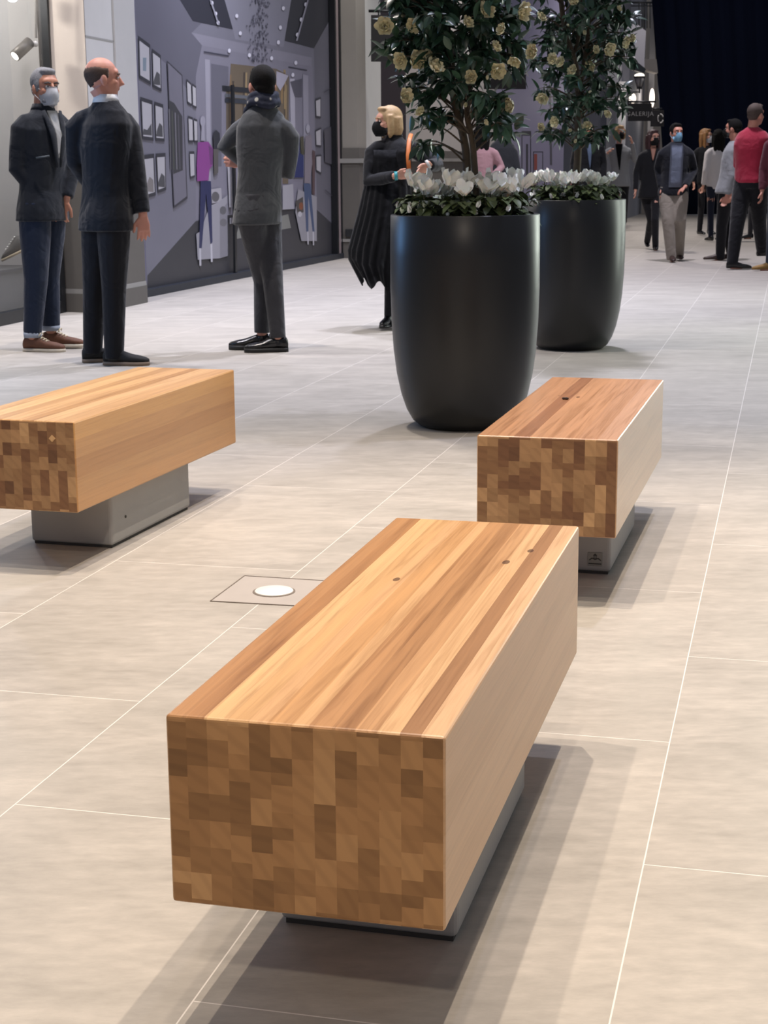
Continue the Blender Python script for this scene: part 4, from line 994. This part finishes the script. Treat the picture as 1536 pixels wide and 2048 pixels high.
    if 'lapels' in cl:
        bm = B()
        for q_ in (-1, 1):
            pts = []
            for i in range(7):
                f = .40+.60*i/6; a = q_*(.012+.058*(i/6))*s; ry = .147 if f < .75 else .147-(f-.75)*.26
                pts.append(spine(f)+rt*a+fw*(ry*s*math.sqrt(max(0, 1-(a/(.2*s))**2))+.004))
            tube(bm, pts, [(.008, .004), (.016, .005), (.022, .006), (.026, .006), (.028, .006), (.024, .006), (.014, .006)], 8, flat=rt)
        obj('lapels', bm, cl['lapels'], t, True)
    if 'belt' in cl:
        bm = B(); loft(bm, [ring(spine(.05), hy, .176*s, .130*s), ring(spine(.11), hy, .170*s, .124*s)], 22); obj('belt', bm, cl['belt'], t, True)
    # hair
    st, hm = cl['hair']; bm = B()
    if st == 'short':
        ball(bm, P(0, -.022, .040), Vector((.083, .098, .091))*s, 20, 14, M); ball(bm, P(0, -.058, -.012), Vector((.066, .055, .055))*s, 14, 10, M)
        ball(bm, P(0, .035, .098), Vector((.055, .045, .026))*s, 14, 8, M)
        for k in (-1, 1): ball(bm, P(k*.064, .004, .018), Vector((.018, .035, .045))*s, 10, 8, M)
    elif st == 'fringe':    # bald crown: clipped band round the back and sides
        n_ = 30; rowa = []
        for i in range(n_+1):
            a = math.radians(-204+(228*i/n_)); cx_, cy_ = math.cos(a), math.sin(a); bk = max(0, -cy_)
            hi_ = .060+.018*math.sin(bk*PI)*.5; lo_ = -.005-.045*bk**1.3
            col = []
            for j in range(6):
                z_ = lo_+(hi_-lo_)*j/5; g_ = math.sqrt(max(0, 1-((z_-.03)/.092)**2)); rx_ = max(.0775*g_, .057 if z_ < 0 else 0); ry_ = max(.0975*g_, .066 if z_ < 0 else 0)
                e = .0025 if 0 < j < 5 and 0 < i < n_ else -.002
                col.append(P(cx_*(rx_+e), -.012+cy_*(ry_+e), z_))
            rowa.append(col)
        vv = [[bm.verts.new(p) for p in r] for r in rowa]
        for a_, b_ in zip(vv, vv[1:]):
            for j in range(5): bm.faces.new((a_[j], b_[j], b_[j+1], a_[j+1]))
        bmesh.ops.solidify(bm, geom=bm.faces[:], thickness=.002*s)
    elif st in ('long', 'bob'):
        ball(bm, P(0, -.020, .036), Vector((.088, .102, .094))*s, 20, 14, M)
        dz = -.30 if st == 'long' else -.13
        for k in (-1, 0, 1): tube(bm, [P(k*.05, -.05, .03), P(k*.062, -.058, -.06), P(k*.055, -.055, dz*.7), P(k*.045, -.05, dz)], [(.055*s, .05*s), (.05*s, .04*s), (.045*s, .03*s), (.02*s, .014*s)], 10)
        for k in (-1, 1): tube(bm, [P(k*.07, .01, .05), P(k*.080, .012, -.03), P(k*.074, .01, dz*.75), P(k*.06, .01, dz*.95)], [.03*s, .026*s, .022*s, .010*s], 8)
        ball(bm, P(0, .045, .098), Vector((.06, .04, .022))*s, 12, 8, M)
    elif st == 'bun':
        ball(bm, P(0, -.020, .036), Vector((.084, .100, .092))*s, 20, 14, M); ball(bm, P(0, -.10, .06), Vector((.045, .04, .04))*s, 12, 8, M)
    ho = organic('hair', bm, hm, t, min(vox, .010)*.8, 2, fac=.4) if st != 'fringe' else obj('hair', bm, hm, t, True)
    # eyes and brows
    if cl.get('face', True):
        eye_w = plain('eye_white', '#c9c2bc', .3); brow = cl.get('brow', hm)
        for k in (-1, 1):
            bm = B(); ball(bm, P(k*.031, .083, .006), Vector((.014, .009, .007))*s, 12, 8, M); eo = obj('eye', bm, eye_w, t, True)
            bm = B(); ball(bm, P(k*.031, .090, .006), Vector((.006, .004, .006))*s, 10, 8, M); eo2 = obj('iris', bm, plain('iris_dark', '#201612', .2), eo, True); eo2.location = (0, 0, 0)
            bm = B(); tube(bm, [P(k*.012, .092, .024), P(k*.031, .094, .030), P(k*.050, .080, .024)], [(.004*s, .006*s)]*3, 8); obj('eyebrow', bm, brow, t, True)
    if 'mask' in cl:
        bm = B(); rows = []
        for i in range(9):
            f = i/8; z_ = .004-.115*f; row = []
            yb = .102+.034*math.sin(PI*min(1, .12+f*.86)); wv_ = .064-.012*abs(2*f-1)
            for j in range(-5, 6):
                a = j/5; row.append(bm.verts.new(P(a*wv_, .030+(yb-.030)*(1-abs(a)**2.2), z_)))
            rows.append(row)
        for a_, b_ in zip(rows, rows[1:]):
            for j in range(10): bm.faces.new((a_[j], a_[j+1], b_[j+1], b_[j])).smooth = True
        bmesh.ops.solidify(bm, geom=bm.faces[:], thickness=.004)
        mo = obj('face_mask', bm, cl['mask'], t, True)
        bm = B()
        for k in (-1, 1):
            tube(bm, [P(k*.055, .045, -.015), P(k*.078, .012, .002), P(k*.086, -.018, -.005)], .0022, 5); tube(bm, [P(k*.050, .045, -.092), P(k*.078, .010, -.05), P(k*.086, -.018, -.02)], .0022, 5)
        s2 = obj('ear_loops', bm, cl.get('loops', cl['mask']), mo, True); s2.location = (0, 0, 0)
    if 'extra' in cl: cl['extra'](t, P, dict(pel=pel, nk=nk, sh=sh, elb=elb, wri=wri, rt=rt, fw=fw, s=s, spine=spine))
    SHIFT[0] = False
    return t
D = math.radians
skA = skin('tan', '#b07a62'); skB = skin('pink', '#c08672'); skC = skin('pale', '#c9957f')
navy = cloth('navy_quilted', '#151a23'); navy2 = cloth('navy_wool', '#10131b'); blackt = cloth('black_trousers', '#131318'); jeans = cloth('blue_denim', '#192336')
greysuit = cloth('grey_wool', '#414346', .2); greytr = cloth('grey_trouser', '#36363a', .2); blackc = cloth('black_coat', '#0f1015'); white_c = cloth('white_cotton', '#cfcfcf')
hair_grey = plain('hair_grey', '#77777a', .8, noise_amt=.45, scale=90, bump=.6); hair_dk = plain('hair_black', '#0c0a09', .85, 0, .2, noise_amt=.3, scale=90, bump=.4); hair_stub = plain('hair_stubble', '#66544a', .9, noise_amt=.3, scale=120)
hair_bl = plain('hair_blonde', '#a88a62', .6, noise_amt=.3, scale=70, bump=.5); hair_br = plain('hair_auburn', '#34181a', .6, noise_amt=.3, scale=70); hair_gold = plain('hair_golden', '#8a6238', .6, noise_amt=.3, scale=70)
mask_w = plain('mask_white', '#d8dade', .7, noise_amt=.02); mask_b = plain('mask_black', '#141414', .8); mask_bl = plain('mask_blue', '#8fc0da', .7, noise_amt=.03)
leather_b = plain('black_leather', '#0f0f10', .25); suede_b = plain('black_suede', '#1a1918', .8); brown_s = plain('brown_suede', '#5f3a26', .7, noise_amt=.25, scale=30); rubber = plain('tan_rubber', '#7d6a58', .7); cream_r = plain('cream_sole', '#c3b8a6', .6)

# 1: grey haired man, white mask
b1 = G(92, 700); Y = b1.y
def m1x(t, P, d):
    bm = B(); tube(bm, [P(-.05, .05, -.075), P(0, .085, -.105), P(.05, .05, -.075)], [.016, .022, .016], 10); ball(bm, P(0, .03, -.085), (.05, .05, .03)); obj('beard', bm, hair_grey, t, True)
    bm = B(); q = at(72, 316, Y-.2); tube(bm, [q-d['rt']*.0, q+Vector((.09, -.01, .012))], [.006, .006], 6); obj('pocket_trim', bm, plain('pocket_grey', '#3e464c', .6), t)
person('man with grey hair, white mask, dark jacket and rolled jeans, hands in pockets, leftmost', (b1.x, Y), 1.87, D(-125), D(-140),
       dict(pelvis=at(85, 410, Y), neck=at(86, 222, Y), Rank=at(66, 682, Y-.08), Lank=at(103, 668, Y+.12), Rkne=at(72, 560, Y-.10), Lkne=at(96, 552, Y+.12), Rtoe=(1, -.22, 0), Ltoe=(1, -.12, 0), toeyaw=D(-100),
            Rsho=at(42, 240, Y-.12), Relb=at(34, 338, Y-.13), Rwri=at(86, 400, Y-.08), Lsho=at(122, 236, Y+.14), Lelb=at(146, 330, Y+.12), Lwri=at(132, 400, Y+.0), Rhand=(.45, .35, -.8), Rcurl=.2, Lhand=(-.3, .1, -.9)),
       dict(skin=skA, trousers=jeans, slim=1.08, cuff=.055, turnup=plain('denim_inside', '#8b93a0', .8), shoe=brown_s, sole=cream_r, laces=plain('lace_cream', '#cbbfa2', .8), top=('jacket', navy), sleeve=1.08, shirt=white_c, vneck=(.5, 1.0, .045), lapels=navy, collar=navy, hair=('short', hair_grey), mask=mask_w, extra=m1x, brow=plain('brow_dark', '#3a3533', .8)),
       vox=.009, headpos=at(91, 176, Y))
# 2: bald man, dark suit
b2 = G(225, 728); Y = b2.y
person('balding man in dark navy suit seen from behind, between grey-haired man and hoarding', (b2.x, Y), 1.86, D(-42), D(-72),
       dict(pelvis=at(212, 425, Y), neck=at(212, 205, Y), Lank=at(185, 700, Y+.10), Rank=at(228, 712, Y-.06), Lkne=at(190, 570, Y+.08), Rkne=at(228, 575, Y-.05), Rtoe=(1, -.15, 0), Ltoe=(.9, .25, 0), toeyaw=D(-85), hipyaw=D(-50),
            Lsho=at(152, 238, Y+.05), Rsho=at(256, 240, Y+.02), Relb=at(272, 340, Y-.02), Rwri=at(286, 432, Y-.06), Rhand=(.03, -.05, -1), Rthumb=(-.9, -.3, 0), Rcurl=.35, Lelb=at(152, 325, Y+.12), Lwri=at(185, 375, Y+.26)),
       dict(skin=skB, trousers=blackt, slim=1.05, cuff=-.02, shoe=suede_b, sole=rubber, solez=.024, top=('jacket', navy2), sleeve=1.12, collar=white_c, hair=('fringe', hair_stub)), vox=.009, headpos=at(206, 158, Y))
# 3: grey suit, crossed arms
b3 = G(540, 702); Y = b3.y
def m3x(t, P, d):
    bm = B(); c = d['nk']+Z*.035
    for i, (r1_, dz, k_) in enumerate(((.088, 0, 1), (.080, .03, -1), (.092, -.02, 1))):
        pts = [c+Z*(dz+.012*math.sin(a*3+i))+Vector((math.cos(a), math.sin(a), 0))*r1_ for a in [2*PI*j/16 for j in range(17)]]; tube(bm, pts, .026, 10)
    tube(bm, [c+d['fw']*.06-d['rt']*.04, c+d['fw']*.12-d['rt']*.06-Z*.06, c+d['fw']*.14-d['rt']*.06-Z*.14], [.028, .03, .02], 10)
    sc = NT('patterned_scarf'); tcs = sc.n('ShaderNodeTexCoord').outputs['Object']; vz = sc.n('ShaderNodeTexVoronoi', {'Vector': tcs, 'Scale': 16.0}).outputs[0]
    sc.put(sc.b.inputs['Base Color'], sc.ramp(vz, [(.0, lin('#b8b4a8')), (.2, lin('#b8b4a8')), (.26, lin('#161c30')), (1, lin('#161c30'))])); sc.b.inputs['Roughness'].default_value = .8
    organic('scarf', bm, sc.m, t, .008, 2)
person('man in grey suit and dark patterned scarf, arms crossed, facing the hoarding', (b3.x, Y), 1.86, D(30), D(22),
       dict(pelvis=at(516, 415, Y), neck=at(527, 213, Y), Lank=at(524, 672, Y+.10), Rank=at(556, 682, Y-.05), Lkne=at(527, 562, Y+.12), Rkne=at(546, 566, Y-.02), Rtoe=(-1, -.14, 0), Ltoe=(-1, .0, 0), toeyaw=D(80), hipyaw=D(58),
            Lsho=at(481, 248, Y+.08), Rsho=at(580, 256, Y+.02), Lelb=at(449, 292, Y+.10), Lwri=at(498, 332, Y+.24), Relb=at(578, 345, Y+.10), Rwri=at(486, 326, Y+.22), Rhand=(-1, -.1, .15), Rthumb=(0, 0, 1), Rcurl=.7, Lhand=(1, .2, .0)),
       dict(skin=skB, trousers=greytr, slim=.92, cuff=.02, shoe=leather_b, sole=plain('black_sole', '#141413', .6), solez=.028, top=('jacket', greysuit), tw=.92, sleeve=1.0, hair=('short', hair_dk), extra=m3x, face=False), vox=.009, headpos=at(524, 172, Y))
# visible hand tucked below the left elbow is part of the body (right wrist)
# 4: woman in black coat
b4 = G(775, 655); Y = b4.y-.1; bx = b4.x
def w4x(t, P, d):
    strap = plain('orange_strap', '#c26a2a', .5)
    bm = B(); tube(bm, [at(822, 268, Y-.02), at(818, 282, Y-.12), at(816, 310, Y-.16), at(818, 342, Y-.20)], [(.016, .004)]*4, 8, flat=(1, 0, 0)); obj('bag_strap', bm, strap, t, True)
    bm = B(); q = d['wri']['R']; tube(bm, [q-Vector((.012, 0, 0)), q+Vector((.012, 0, .002))], [.032, .032], 14); obj('bracelet', bm, plain('turquoise', '#2f8c92', .4), t, True)
    bm = B(); q = d['wri']['L']; tube(bm, [q-Vector((.008, 0, 0)), q+Vector((.010, 0, .01))], [.034, .034], 14); obj('cuff', bm, plain('cuff_silver', '#b8b6b2', .4), t, True)
kq = Y/F
sk = [(at(780, 300, Y), Vector((42*kq, 0, 0)), Vector((0, .13, 0))), (at(778, 350, Y), Vector((44*kq, 0, 0)), Vector((0, .15, 0))), (at(774, 420, Y), Vector((55*kq, 0, 0)), Vector((0, .20, 0))), (at(762, 490, Y), Vector((64*kq, 0, 9*kq)), Vector((0, .26, 0))), (at(757, 530, Y), Vector((58*kq, 0, -14*kq)), Vector((0, .28, 0))), (at(765, 568, Y), Vector((40*kq, 0, -6*kq)), Vector((0, .26, 0)))]
person('blonde woman in long flared black coat and black mask, beside the near planter', (bx, Y), 1.70, D(130), D(112),
       dict(pelvis=at(785, 418, Y), neck=at(789, 276, Y), Lank=at(806, 640, Y+.15), Rank=at(778, 632, Y), Rkne=at(782, 545, Y-.02), Lkne=at(800, 545, Y+.1), Rtoe=(-.35, -1, 0), Ltoe=(-.4, -1, 0), toeyaw=D(150),
            Rsho=at(746, 292, Y-.02), Lsho=at(832, 292, Y+.02), Relb=at(738, 362, Y-.08), Rwri=at(792, 352, Y-.26), Rhand=(1, -.05, .12), Rthumb=(0, -.2, 1), Lelb=at(874, 330, Y-.10), Lwri=at(856, 330, Y-.28), Lhand=(-.8, -.2, -.75), Lthumb=(-.3, -.2, 1), Lcurl=.6),
       dict(skin=skC, trousers=blackt, slim=.72, shoe=leather_b, top=('jacket', blackc), topname='coat', sleeve=1.25, skirt=sk, collar=blackc, hair=('bob', hair_bl), mask=mask_b, extra=w4x), vox=.010, headpos=at(776, 244, Y), male=False)

# distant people ---------------------------------------------------
def far(label, u, vfoot, vtop, yaw, hyaw, cl, J=None, male=True, du=0, vox=.016):
    b = G(u, vfoot); Y = b.y; topz = at(u, vtop, Y).z
    J2 = {}
    if J:
        for k, v in J.items():
            J2[k] = at(v[0], v[1], Y+(v[2] if len(v) > 2 else 0)) if k[1:] in ('elb', 'wri', 'ank', 'kne', 'sho') or k in ('pelvis', 'neck') else v
            if k in ('toeyaw', 'hipyaw', 'Lcurl', 'Rcurl'): J2[k] = v
    H = topz
    hp = None
    if J and 'head' in J: hp = at(J['head'][0], J['head'][1], Y); J2.pop('head', None)
    return person(label, (b.x, Y), H, D(yaw), D(hyaw), J2, cl, vox=vox, headpos=hp, male=male)
lgrey = cloth('light_grey_wool', '#85878a', .2); redk = cloth('red_knit', '#a5263f', .3); bluesh = cloth('blue_cotton', '#8a93a8'); khaki = cloth('khaki_cotton', '#8d857b'); pinkk = cloth('pink_knit', '#a98489'); navyj = cloth('navy_blazer', '#10131c')
charc = cloth('charcoal_wool', '#33353b'); legg = cloth('grey_leggings', '#2d2c31'); whiteb = cloth('white_blouse', '#c6c1c0')
boot_y = plain('tan_boot', '#8a6a35', .7); brown_l = plain('brown_leather', '#33211b', .5)
# blonde woman in grey blazer
def strapx(t, P, d):
    bm = B(); tube(bm, [d['sh']['R']+Z*.03, d['sh']['R']+d['fw']*.14-Z*.12, d['wri']['R']], [(.012, .004)]*3, 8); obj('bag_strap', bm, leather_b, t, True)
far('blonde woman in light grey blazer and black mask, raising a hand to her face', 1236, 455, 244, 170, 195, dict(skin=skC, trousers=blackt, slim=.9, shoe=leather_b, top=('blazer', lgrey), sleeve=1.1, shirt=blackc, vneck=(.3, 1.0, .06), hair=('bob', hair_bl), mask=mask_b, extra=strapx),
    dict(neck=(1238, 288), pelvis=(1240, 362), head=(1240, 265), Rsho=(1214, 300), Relb=(1200, 330, -.1), Rwri=(1216, 305, -.3), Lsho=(1262, 300), Lelb=(1270, 322, -.1), Lwri=(1264, 284, -.3), Lhand=(-.3, -.3, 1), Rhand=(.6, -.3, .6)), male=False)
far('auburn-haired woman in black with black mask, walking beside the man in blue shirt', 1306, 500, 256, 175, 200, dict(skin=skC, trousers=blackt, slim=.85, shoe=leather_b, top=('blazer', blackc), sleeve=1.15, shirt=skC, vneck=(.72, 1.0, .045), hair=('long', hair_br), mask=mask_b),
    dict(neck=(1306, 296), pelvis=(1300, 384), head=(1307, 276), Rsho=(1284, 306), Relb=(1272, 346, 0), Rwri=(1271, 382, -.1), Lsho=(1328, 306), Lank=(1311, 496, -.1), Rank=(1294, 484, .4), Lkne=(1310, 440, -.2), Rkne=(1302, 440, 0)), male=False)
far('man in dark blazer, blue shirt, khaki trousers and light blue mask, walking forward', 1345, 523, 242, 178, 195, dict(skin=skB, trousers=khaki, slim=1.15, cuff=-.03, shoe=brown_l, top=('jacket', navyj), sleeve=1.1, shirt=bluesh, vneck=(.02, 1.0, .085), vshape=False, belt=leather_b, hair=('short', hair_dk), mask=mask_bl),
    dict(neck=(1352, 286), pelvis=(1347, 376), head=(1353, 266), Rsho=(1326, 300), Relb=(1316, 336, .1), Rwri=(1322, 376, 0), Lsho=(1378, 300), Lelb=(1388, 342, .1), Lwri=(1370, 374, -.2), Lhand=(-.8, -.2, -.5), Lank=(1358, 508, .35), Rank=(1343, 515, -.1), Lkne=(1360, 438, -.1), Rkne=(1336, 440, -.1)))
far('blonde long-haired woman in dark clothes and white mask, farthest right group', 1409, 470, 256, 200, 240, dict(skin=skC, trousers=blackt, slim=.8, shoe=leather_b, top=('blazer', blackc), hair=('long', hair_gold), mask=mask_w), dict(neck=(1410, 292), head=(1412, 272)), male=False)
far('dark-haired woman in white blouse seen from behind in the right group', 1432, 483, 258, 20, 10, dict(skin=skC, trousers=cloth('dark_jeans', '#14192a'), slim=.8, shoe=leather_b, top=('sweater', whiteb), sleeve=1.15, hair=('long', hair_dk), face=False), dict(neck=(1434, 294), pelvis=(1432, 375), head=(1436, 274)), male=False)
far('dark-haired man in light grey jacket and dark mask, turned to the right group', 1452, 522, 237, 70, 60, dict(skin=skB, trousers=blackt, slim=1.05, shoe=brown_l, top=('jacket', lgrey), sleeve=1.1, hair=('short', hair_dk), mask=mask_b),
    dict(neck=(1470, 284), pelvis=(1455, 372), head=(1466, 258), Lsho=(1462, 300, -.1), Rsho=(1478, 298, .1), Relb=(1476, 345, -.1), Rwri=(1462, 385, -.15), Lank=(1440, 516, .1), Rank=(1462, 508, .2), Rtoe=(-1, .2, 0), Ltoe=(-1, 0, 0), toeyaw=D(80)))
far('man in red jumper and black trousers seen from behind at the right edge', 1485, 538, 212, -20, -50, dict(skin=skB, trousers=blackt, slim=1.15, shoe=leather_b, top=('sweater', redk), sleeve=1.1, hair=('short', plain('hair_brown', '#4a3d36', .8)), face=False),
    dict(neck=(1506, 256), pelvis=(1500, 362), head=(1512, 230), Lsho=(1480, 278), Rsho=(1534, 276), Lelb=(1476, 330, .25), Lwri=(1500, 350, .35), Relb=(1545, 330), Rwri=(1545, 372), Lank=(1464, 528, -.1), Rank=(1524, 500, .5), Lkne=(1474, 450, -.05), Rkne=(1518, 440, .2), Ltoe=(1, -.15, 0), Rtoe=(1, .3, 0), toeyaw=D(-70)))
far('person in dark leggings and black trainers standing behind the man in red', 1510, 478, 262, 180, 180, dict(skin=skC, trousers=legg, slim=.75, shoe=leather_b, top=('sweater', blackc), hair=('bob', hair_dk)), dict(Lank=(1521, 470), Rank=(1500, 472), Rtoe=(-1, -.4, 0), Ltoe=(.6, -.6, 0)), male=False)
far('person in tan boots cut off by the right photo edge', 1562, 541, 215, 160, 150, dict(skin=skB, trousers=cloth('slate_jeans', '#2c323c'), slim=.95, shoe=boot_y, top=('sweater', cloth('maroon_knit', '#5a2a35')), hair=('short', hair_dk)), dict(Rtoe=(-1, -.2, 0), Rank=(1540, 532), Lank=(1575, 530)))
# behind the trees
far('woman in pink jumper with dark ponytail, half hidden by the near tree trunk', 968, 520, 235, 15, 10, dict(skin=skC, trousers=blackt, shoe=leather_b, top=('sweater', pinkk), sleeve=1.1, hair=('long', hair_dk), face=False), dict(neck=(962, 290), pelvis=(962, 375), head=(962, 268), Rsho=(988, 300), Relb=(1003, 335, .0), Rwri=(985, 352, -.2), Lsho=(940, 300)), male=False)
far('man in charcoal coat behind the woman in pink, head turned right', 1006, 505, 232, 10, -80, dict(skin=skB, trousers=blackt, shoe=leather_b, top=('jacket', charc), hair=('short', hair_dk)), dict(neck=(1005, 280), pelvis=(1005, 365), head=(1004, 256), Lsho=(985, 296), Rsho=(1026, 296)))
far('man in dark suit and pale blue shirt, hidden behind the far tree', 1178, 470, 240, 175, 175, dict(skin=skB, trousers=blackt, shoe=leather_b, top=('jacket', navyj), shirt=cloth('pale_blue', '#7f93b8'), vneck=(.3, 1.0, .06), hair=('short', hair_dk)), dict(neck=(1178, 280), pelvis=(1180, 360), head=(1178, 262)))
